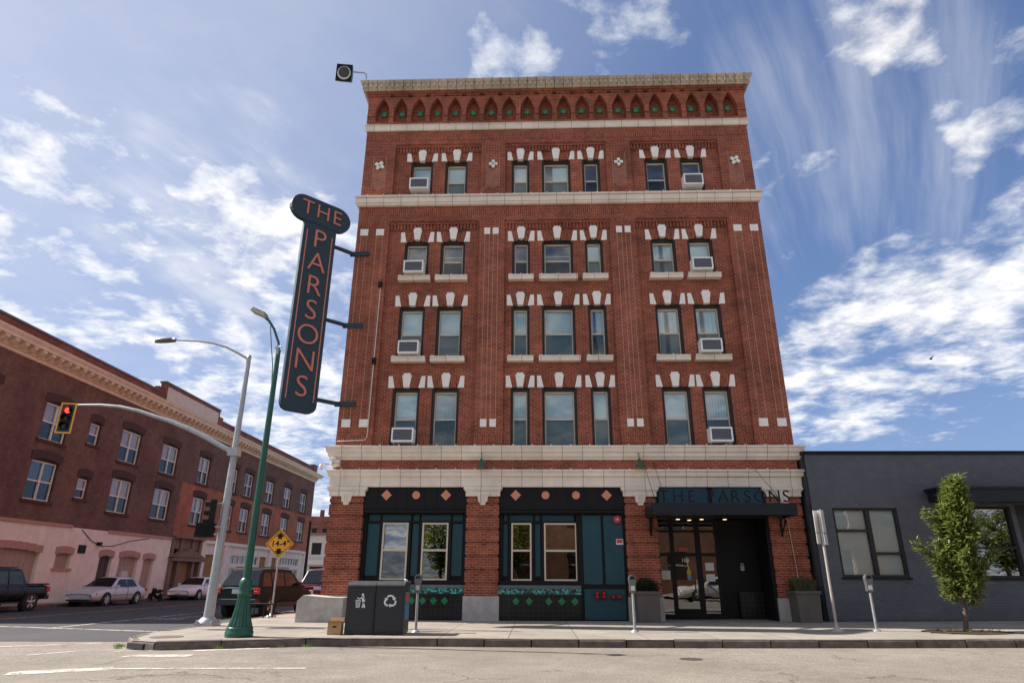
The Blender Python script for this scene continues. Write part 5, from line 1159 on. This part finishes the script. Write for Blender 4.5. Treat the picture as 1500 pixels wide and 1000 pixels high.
# manhole cover in the corner pavement, storm inlet in the kerb
w=MB(); w.lathe([(.0,.002),(.30,.002),(.34,.004),(.34,.0)],24); o=w.build('manhole_cover',mat('rusty_iron',(.13,.085,.065),.8,var=.25),None,(-9.0,-5.9,KERB+gz(-9.0)+.004)); tag(o,'round rusty manhole cover set in the corner pavement','manhole cover')
w=MB(); M=Matrix.Translation((-9.02,-6.93,gz(-9.0)))@Matrix.Rotation(R(-27),4,'Z'); w.box(-.26,.26,-.06,.0,.01,.115,M); o=w.build('storm_drain',M_SHADE); tag(o,'dark storm drain slot in the rounded corner kerb','drain')
w=MB(); w.lathe([(.0,.0),(.19,.001),(.21,.0)],20); o=w.build('iron_cover',mat('iron_cover_black',(.055,.05,.045),.7),None,(1.9,-8.1,gz(1.9)+.001)); tag(o,'small black iron cover in the light road before the entrance','manhole cover')
# bird
w=empty('bird',(19.8,11.3,12.2),R(30),'small dark bird flying low in the right sky','bird')
b=MB(); b.lathe([(.005,-.14),(.04,-.08),(.05,0),(.035,.08),(.02,.14),(.004,.19)],10,Matrix.Rotation(R(80),4,'Y')); b.build('body',M_BLACK,w)
b=MB(); b.add([(-.06,0,.02),(.06,0,.02),(.02,.2,.14),(-.10,.36,.10),(-.05,.18,.12)],[(0,1,2,4),(4,2,3)]); b.add([(-.06,0,.02),(.06,0,.02),(.02,-.2,.14),(-.10,-.36,.10),(-.05,-.18,.12)],[(0,4,2,1),(4,3,2)]); b.build('wing',M_BLACK,w)
# ================================================================== VEHICLES (local +Y is forward)
def paint(name,col,metal=.0): return mat('car_paint_'+name,col,.38,metal=metal,var=.03,coat=.22)
def lerp(a,b,t): return a+(b-a)*t
def build_car(name,label,cat,loc,rz,pt,sp,group='parked cars along the cross street'):
    r=empty(name,loc,rz,label,cat,group)
    b=MB(); st=sp['st']; rings=[]
    for (y,zt,hw,zb) in st:
        half=[(hw*.80,zb),(hw*.97,zb+.10),(hw,zb+(zt-zb)*.48),(hw*.985,zt-(zt-zb)*.20),(hw*.93,zt-.03),(hw*.55,zt+.012)]
        rings.append([(0,y,zb)]+[(x,y,z) for x,z in half]+[(0,y,zt+.02)]+[(-x,y,z) for x,z in half[::-1]])
    n=len(rings[0]); k=len(rings)
    b.add([v for q in rings for v in q],[(i*n+j,i*n+(j+1)%n,(i+1)*n+(j+1)%n,(i+1)*n+j) for i in range(k-1) for j in range(n)]+[tuple(range(n)),tuple(range((k-1)*n,k*n))[::-1]],True)
    body=b.build('body',pt,r); md=body.modifiers.new('s','SUBSURF'); md.levels=2; md.render_levels=2
    g=sp['gh']; yb0,yb1,yr0,yr1,zb,zr,hb,hr=g
    def prof(y):
        if y<yr0: return lerp(zb,zr,((y-yb0)/(yr0-yb0)) if yr0>yb0 else 1)
        if y>yr1: return lerp(zr,zb,(y-yr1)/(yb1-yr1))
        t_=(y-yr0)/(yr1-yr0); return zr+.035*math.sin(PI*t_)
    ys=[yb0+.001]+[lerp(yb0,yr0,t) for t in(.35,.7,.92)]+[lerp(yr0,yr1,t) for t in(0.02,.2,.4,.6,.8,.98)]+[lerp(yr1,yb1,t) for t in(.08,.35,.7,1)]
    rings=[]
    for y in ys:
        z=max(prof(y),zb+.005); s=(z-zb)/(zr-zb); hw=lerp(hb,hr,min(1,s))
        half=[(hb,zb-.12),(lerp(hb,hw,.5),lerp(zb-.02,z,.5)),(hw,z-.05*min(1,s)),(hw*.93,z-.008),(hw*.5,z+.012)]
        rings.append([(x,y,zz) for x,zz in half]+[(0,y,z+.016)]+[(-x,y,zz) for x,zz in half[::-1]])
    n=len(rings[0]); c=MB()
    c.add([v for q in rings for v in q],[(i*n+j,i*n+j+1,(i+1)*n+j+1,(i+1)*n+j) for i in range(len(rings)-1) for j in range(n-1)],True); c.build('cabin',pt,r)
    off=.012
    for poly in sp['sw']:
        for s in(-1,1):
            w=MB(); vs=[]
            for (y,z) in poly:
                t=(z-zb)/(zr-zb); vs.append((s*(lerp(hb,hr,max(0,t))+off),y,z))
            w.add(vs,[tuple(range(len(vs)))]); w.build('side_window',M_CARGLASS,r)
    for (y0,z0,y1,z1,nm) in ((lerp(yb1,yr1,.10),lerp(zb,zr,.10),lerp(yb1,yr1,.93),lerp(zb,zr,.93),'windscreen'),(lerp(yb0,yr0,.12),lerp(zb,zr,.12),lerp(yb0,yr0,.90),lerp(zb,zr,.90),'rear_window')):
        ny=(z1-z0); nz=-(y1-y0); L=math.hypot(ny,nz); sg=1 if nm=='windscreen' else -1; ny,nz=sg*abs(ny)/L*.02,abs(nz)/L*.02
        w0=lerp(hb,hr,(z0-zb)/(zr-zb))*.93; w1=lerp(hb,hr,(z1-zb)/(zr-zb))*.90
        w=MB(); m_=.016; w.add([(-w0,y0+ny,z0+nz),(0,y0+ny*2,z0+nz*2),(w0,y0+ny,z0+nz),(w1,y1+ny,z1+nz+.004),(0,y1+ny*2,z1+nz*2+.014),(-w1,y1+ny,z1+nz+.004)],[(0,1,4,5),(1,2,3,4)]); w.build(nm,M_CARGLASS,r)
    R_=sp['wr']; hw=sp['hw']
    sl=MB(); z0_,z1_=st[3][3],st[3][1]
    for y in sorted({round(p[0],2) for poly in sp['sw'] for p in poly if p[1]<zb+.2}):
        for s in(-1,1): sl.tube([(s*hw*.955,y,z0_+.12),(s*hw*.992,y,z0_+.28),(s*hw*.995,y,lerp(z0_,z1_,.6)),(s*hw*.975,y,lerp(z0_,z1_,.82)),(s*hw*.94,y,z1_-.02)],.006,5,False)
    sl.build('door_seam',M_SHADE,r)
    for y in sp['wy']:
        for s in(-1,1):
            M=Matrix.Translation((s*(hw-.10),y,R_))@Matrix.Rotation(s*PI/2,4,'Y')
            a=MB(); a.lathe([(R_+.065,-.12),(R_+.065,.108)],26,M); a.build('wheel_arch',M_SHADE,r)
            t_=MB(); t_.lathe([(R_*.62,-.10),(R_*.9,-.11),(R_,-.08),(R_,.09),(R_*.93,.125),(R_*.66,.128)],28,M); wh=t_.build('wheel',M_RUBBER,r)
            q=MB(); q.lathe([(R_*.68,.10),(R_*.66,.132),(R_*.60,.12)],24,M); 
            for i in range(sp.get('spokes',6)):
                an=2*PI*i/sp.get('spokes',6); q.prism([(.02,-.04),(R_*.63,-.05),(R_*.63,.05),(.02,.04)],.10,.13,M@Matrix.Rotation(an,4,'Z')@Matrix.Identity(4),axis='z')
            q.lathe([(R_*.2,.10),(R_*.18,.14),(.01,.145)],14,M); q.build('rim',M_ALLOY,wh)
    for nm,m_,boxes in sp['bits']:
        for bx in boxes:
            o=MB()
            if len(bx)==6: o.box(*bx)
            else: o.add(*bx)
            ob=o.build(nm,m_,r)
            if nm not in('number_plate',): bv=ob.modifiers.new('b','BEVEL'); bv.width=.018; bv.segments=2
    return r
def mir(b): return [b,(-b[1],-b[0],*b[2:])]
M_TRIM=mat('dark_trim',(.03,.03,.032),.6); M_PLATE=mat('number_plate_pale',(.55,.60,.68),.5)
# saloon: long bonnet, raked screen
def saloon_spec(L=4.75,hw=.88):
    h=L/2
    return dict(hw=hw,wr=.315,wy=(-1.33,1.38),
     st=[(-h,.68,hw*.80,.38),(-h+.10,.86,hw*.90,.26),(-h+.5,.95,hw*.97,.20),(-1.1,.95,hw,.19),(0,.93,hw,.19),(.85,.92,hw,.19),(1.3,.87,hw*.99,.19),(h-.5,.79,hw*.96,.20),(h-.14,.71,hw*.90,.22),(h,.60,hw*.80,.30)],
     gh=(-1.72,1.02,-1.05,.22,.89,1.40,hw*.93,hw*.67),
     sw=[[(-1.34,.95),(-.42,.94),(-.42,1.33),(-.98,1.33)],[(-.36,.94),(.70,.94),(.20,1.32),(-.36,1.33)]],
     bits=[('headlight',M_HEAD,mir((.42,.74,h-.26,h-.10,.56,.66))),('amber_lamp',M_AMBER,mir((.72,.80,h-.46,h-.2,.57,.65))),('tail_light',M_TAIL,mir((.45,.82,-h+.02,-h+.16,.68,.82))),
      ('grille',M_TRIM,[(-.36,.36,h-.12,h-.01,.50,.60)]),('bumper',M_TRIM,[(-.62,.62,h-.06,h+.015,.28,.36)]),('number_plate',M_PLATE,[(-.16,.16,h-.0,h+.03,.38,.48)]),
      ('mirror',pt0,mir((.84,1.0,.62,.76,.93,1.04))),('door_handle',M_CHROME,mir((.86,.89,-.98,-.84,.78,.81))+mir((.86,.90,.0,.14,.78,.81))),('rub_strip',M_TRIM,mir((.872,.89,-.95,.95,.52,.545)))])
SIL=paint('silver',(.60,.61,.64),.25); WHI=paint('white',(.84,.83,.82)); PEWTER=mat('car_paint_pewter',(.030,.038,.037),.85,var=.03,spec=.05); MAR=paint('maroon',(.10,.008,.02)); BLK=mat('car_paint_black',(.006,.007,.010),.3,var=.03,spec=.35); CRM=paint('pearl',(.55,.53,.48))
def road(x,y): return (x,y,gz(x)+.002)
pt0=SIL; build_car('parked_saloon','silver saloon car parked between the black pickup and the white saloon','car',road(-24.28,15.75),PI,SIL,saloon_spec())
pt0=WHI; sp=saloon_spec(4.9,.90); build_car('parked_saloon','white saloon car parked behind the gray signal pole','car',road(-24.3,25.6),PI,WHI,sp)
pt0=CRM; build_car('parked_saloon','pearl white saloon seen reflected in the glass entrance door','car',road(10.6,-21.0),PI/2,CRM,saloon_spec(4.9,.90),'cars parked on the near side')
# compact off-road estate car, tail to the camera
h=2.2; hw=.88
suv=dict(hw=hw,wr=.345,wy=(-1.32,1.30),spokes=5,
  st=[(-h,.98,hw*.90,.50),(-h+.08,1.04,hw*.97,.40),(-h+.35,1.06,hw,.33),(-.9,1.05,hw,.30),(0,1.04,hw,.30),(.8,1.04,hw,.30),(1.15,1.02,hw*.99,.30),(h-.45,.96,hw*.96,.32),(h-.08,.88,hw*.90,.36),(h,.74,hw*.86,.42)],
  gh=(-2.12,1.15,-1.72,.42,1.0,1.68,hw*.95,hw*.74),
  sw=[[(-1.92,1.07),(-1.25,1.07),(-1.25,1.56),(-1.70,1.56)],[(-1.17,1.07),(-.30,1.07),(-.30,1.58),(-1.17,1.57)],[(-.22,1.07),(.78,1.07),(.36,1.55),(-.22,1.58)]],
  bits=[('tail_light',M_TAIL,mir((.68,.86,-h-.03,-h+.12,.80,1.02))),('indicator',M_AMBER,mir((.70,.85,-h-.036,-h,.87,.93))),('bumper',M_TRIM,[(-.84,.84,-h-.10,-h+.3,.42,.64),(-.80,.80,h-.2,h+.06,.38,.60)]),
   ('headlight',M_HEAD,mir((.55,.80,h-.22,h-.02,.72,.88))),('number_plate',M_PLATE,[(-.20,.20,-h-.025,-h+.02,.82,.98)]),('tailgate_trim',M_CHROME,[(-.5,.5,-h-.02,-h+.02,1.0,1.03)]),
   ('roof_rail',M_TRIM,mir((.56,.60,-1.6,.3,1.735,1.77))),('mirror',M_TRIM,mir((.84,1.02,.62,.78,1.06,1.22))),('sill_cladding',M_TRIM,mir((.84,.90,-.9,.88,.33,.48))),('door_handle',M_TRIM,mir((.86,.90,-.4,-.24,.93,.97))+mir((.86,.90,.0-.95,-.8,.93,.97)))])
build_car('parked_off_roader','dark pewter boxy off road car parked tail first behind the green lamp post','car',road(-11.6,6.2),-R(9),PEWTER,suv)
h=2.4; hw=.95
van=dict(hw=hw,wr=.34,wy=(-1.45,1.5),st=[(-h,.95,hw*.9,.42),(-h+.1,1.05,hw*.97,.32),(-h+.4,1.08,hw,.27),(0,1.08,hw,.26),(1.1,1.05,hw,.26),(h-.5,.92,hw*.95,.28),(h-.1,.80,hw*.86,.32),(h,.66,hw*.78,.4)],
  gh=(-2.34,1.55,-1.9,.35,1.03,1.76,hw*.95,hw*.76),sw=[[(-2.05,1.1),(-1.2,1.1),(-1.2,1.62),(-1.85,1.62)],[(-1.12,1.1),(-.1,1.1),(-.1,1.64),(-1.12,1.63)],[(-.02,1.1),(1.05,1.1),(.32,1.62),(-.02,1.64)]],
  bits=[('tail_light',M_TAIL,mir((.76,.92,-h-.02,-h+.12,.75,1.1))),('bumper',M_TRIM,[(-.85,.85,-h-.08,-h+.2,.4,.58)]),('number_plate',M_PLATE,[(-.18,.18,-h-.03,-h+.02,.84,.98)]),('mirror',M_TRIM,mir((.92,1.1,.85,1.0,1.08,1.24)))])
build_car('parked_minivan','maroon minivan parked in front of the dark pewter car','van',road(-11.05,13.2),-R(2),MAR,van)
# black crew cab pickup
h=2.65; hw=.93
pk=dict(hw=hw,wr=.38,wy=(-1.62,1.65),spokes=5,st=[(-h,1.06,hw*.94,.55),(-h+.06,1.10,hw*.98,.46),(-h+.3,1.11,hw,.42),(-1.0,1.10,hw,.38),(0,1.10,hw,.36),(1.0,1.10,hw,.36),(1.3,1.09,hw,.37),(h-.5,1.05,hw*.97,.40),(h-.08,.96,hw*.92,.45),(h,.80,hw*.88,.5)],
  gh=(-1.30,1.35,-.98,.62,1.05,1.76,hw*.95,hw*.76),sw=[[(-1.02,1.13),(-.20,1.13),(-.20,1.65),(-.90,1.64)],[(-.12,1.13),(1.02,1.13),(.58,1.62),(-.12,1.66)]],
  bits=[('tail_light',M_TAIL,mir((.80,.95,-h-.02,-h+.2,.80,1.02))),('bumper',M_TRIM,[(-.88,.88,-h-.14,-h+.1,.48,.66)]),('bed_rail',M_TRIM,mir((.72,.90,-h+.06,-1.32,1.10,1.16))+[(-.88,.88,-h+.0,-h+.1,1.09,1.15)]),('wheel_flare',M_TRIM,mir((.90,.955,-2.08,-1.16,.74,.86))),('mirror',M_TRIM,mir((.9,1.1,.7,.86,1.12,1.30))),('roof_rail',M_TRIM,mir((.58,.63,-.8,.5,1.80,1.84))),('side_step',M_TRIM,mir((.86,.98,-.95,1.0,.36,.42))),('headlight',M_HEAD,mir((.6,.84,h-.2,h-.02,.78,.94)))])
build_car('parked_pickup','black crew cab pickup truck cut off by the left edge of the photo','pickup',road(-24.35,7.35),PI,BLK,pk)
# motorcycle between the two saloons
K=empty('motorcycle',road(-24.9,21.6),R(60),'small black motorcycle parked between the silver and the white saloon','motorcycle')
K.scale=(.8,.8,.8)
for y in(-.68,.68):
    mb=MB(); M=Matrix.Translation((0,y,.31))@Matrix.Rotation(PI/2,4,'Y'); mb.lathe([(.22,-.05),(.30,-.05),(.31,0),(.30,.05),(.22,.05)],22,M); w=mb.build('wheel',M_RUBBER,K)
    mb=MB(); mb.lathe([(.22,-.03),(.22,.03)],18,M); mb.build('rim',M_ALLOY,w)
mb=MB(); mb.tube([(0,-.68,.31),(0,-.1,.35),(0,.25,.5),(0,.42,.85)],[.06,.13,.14,.07],10); mb.tube([(0,.68,.31),(0,.5,.72),(0,.42,.98)],.045,8); mb.build('frame',M_BLACK,K)
mb=MB(); mb.tube([(0,-.05,.72),(0,.15,.80),(0,.35,.80)],[.12,.17,.11],12); mb.build('tank',M_BLACK,K)
mb=MB(); mb.tube([(0,-.85,.80),(0,-.55,.76),(0,-.08,.70)],[.07,.14,.12],10); mb.build('saddle',M_RUBBER,K)
mb=MB(); mb.tube([(-.36,.25,1.02),(-.12,.40,1.02),(.12,.40,1.02),(.36,.25,1.02)],.018,8); mb.build('handlebar',M_CHROME,K)
mb=MB(); mb.lathe([(.02,-.08),(.09,-.03),(.10,.04)],14,Matrix.Translation((0,.52,.92))@Matrix.Rotation(-PI/2,4,'X')); mb.build('headlight',M_HEAD,K)
# ================================================================== THE NEAR SIDE OF THE STREET (seen in the window reflections)
O=empty('opposite_brick_building',(0,-34,.1),0,'brown brick building reflected in the ground floor windows','building')
OT=lambda u,z,d:(u,-d,z)
mb=MB(); wall(mb,OT,-4,34,0,9.0,[(-2.5+4.2*i,-.8+4.2*i,1.2,3.4) for i in range(8)]+[(-2.5+4.2*i,-.8+4.2*i,5.2,7.2) for i in range(8)],0,.25); mb.box(-4,34,-9,-.3,0,8.9); mb.build('wall',M_STREETBRICK,O)
mb=MB(); mb.box(-4.2,34.2,-.3,.25,8.9,9.3); mb.build('coping',M_CREAM,O)
for i in range(8):
    for z in(1.2,5.2):
        f=MB(); a=-2.5+4.2*i; hh=2.2 if z<2 else 2.0
        for bx in ((a,a+.08,z,z+hh),(a+1.62,a+1.7,z,z+hh),(a+.08,a+1.62,z+hh/2-.04,z+hh/2+.04)): tbox(f,OT,*bx,.08,.16)
        w=f.build('window',M_FRAME,O); p=MB(); p.quad(OT(a,z,.14),OT(a+1.7,z,.14),OT(a+1.7,z+hh,.14),OT(a,z+hh,.14)); p.build('pane',M_SKYGLASS,w)
rt2=random.Random(5)
def big_tree(x,y,label,seed):
    rt=random.Random(seed); r=empty('street_tree',gp(x,y),0,label,'tree','trees on the near pavement')
    mb=MB(); mb.tube([(0,0,0),(.05,0,1.2),(0,.05,2.4),(.1,0,5.2)],[.16,.12,.10,.03],10); cl=[]
    for i in range(30):
        z=1.7+3.6*(i/29); a=i*2.399; e=2.3*math.sin(PI*min(1,.18+.82*(1-(i/29))**.8))*rt.uniform(.6,1.05); e=max(.4,e)
        tip=Vector((math.cos(a)*e,math.sin(a)*e,z+.5)); mb.tube([(0.03,0,z),tip*.5+Vector((0,0,z*.5)),tip],[.04,.025,.01],6,False); cl.append((Vector((0,0,z)),tip))
    mb.build('trunk',M_BARK,r); mb=MB()
    for a,b in cl:
        for k in range(120):
            p=a.lerp(b,rt.uniform(.35,1.1))+Vector((rt.gauss(0,.26),rt.gauss(0,.26),rt.gauss(0,.24)))
            leaf(mb,p,Vector((rt.uniform(-1,1),rt.uniform(-1,1),rt.uniform(-.6,.6))),rt.uniform(.20,.34),rt.uniform(.07,.12))
    mb.build('crown',M_LEAF2,r)
big_tree(27.5,-28.6,'leafy tree reflected in the right hand window of the gray building, nearer one',12); big_tree(32.,-28,'leafy tree reflected in the right hand window of the gray building, farther one',13)
big_tree(-7.8,-27.5,'tall bushy tree reflected in the windows left of the middle pier',31); big_tree(-2.6,-28.2,'bushy tree reflected in the windows right of the middle pier',47)
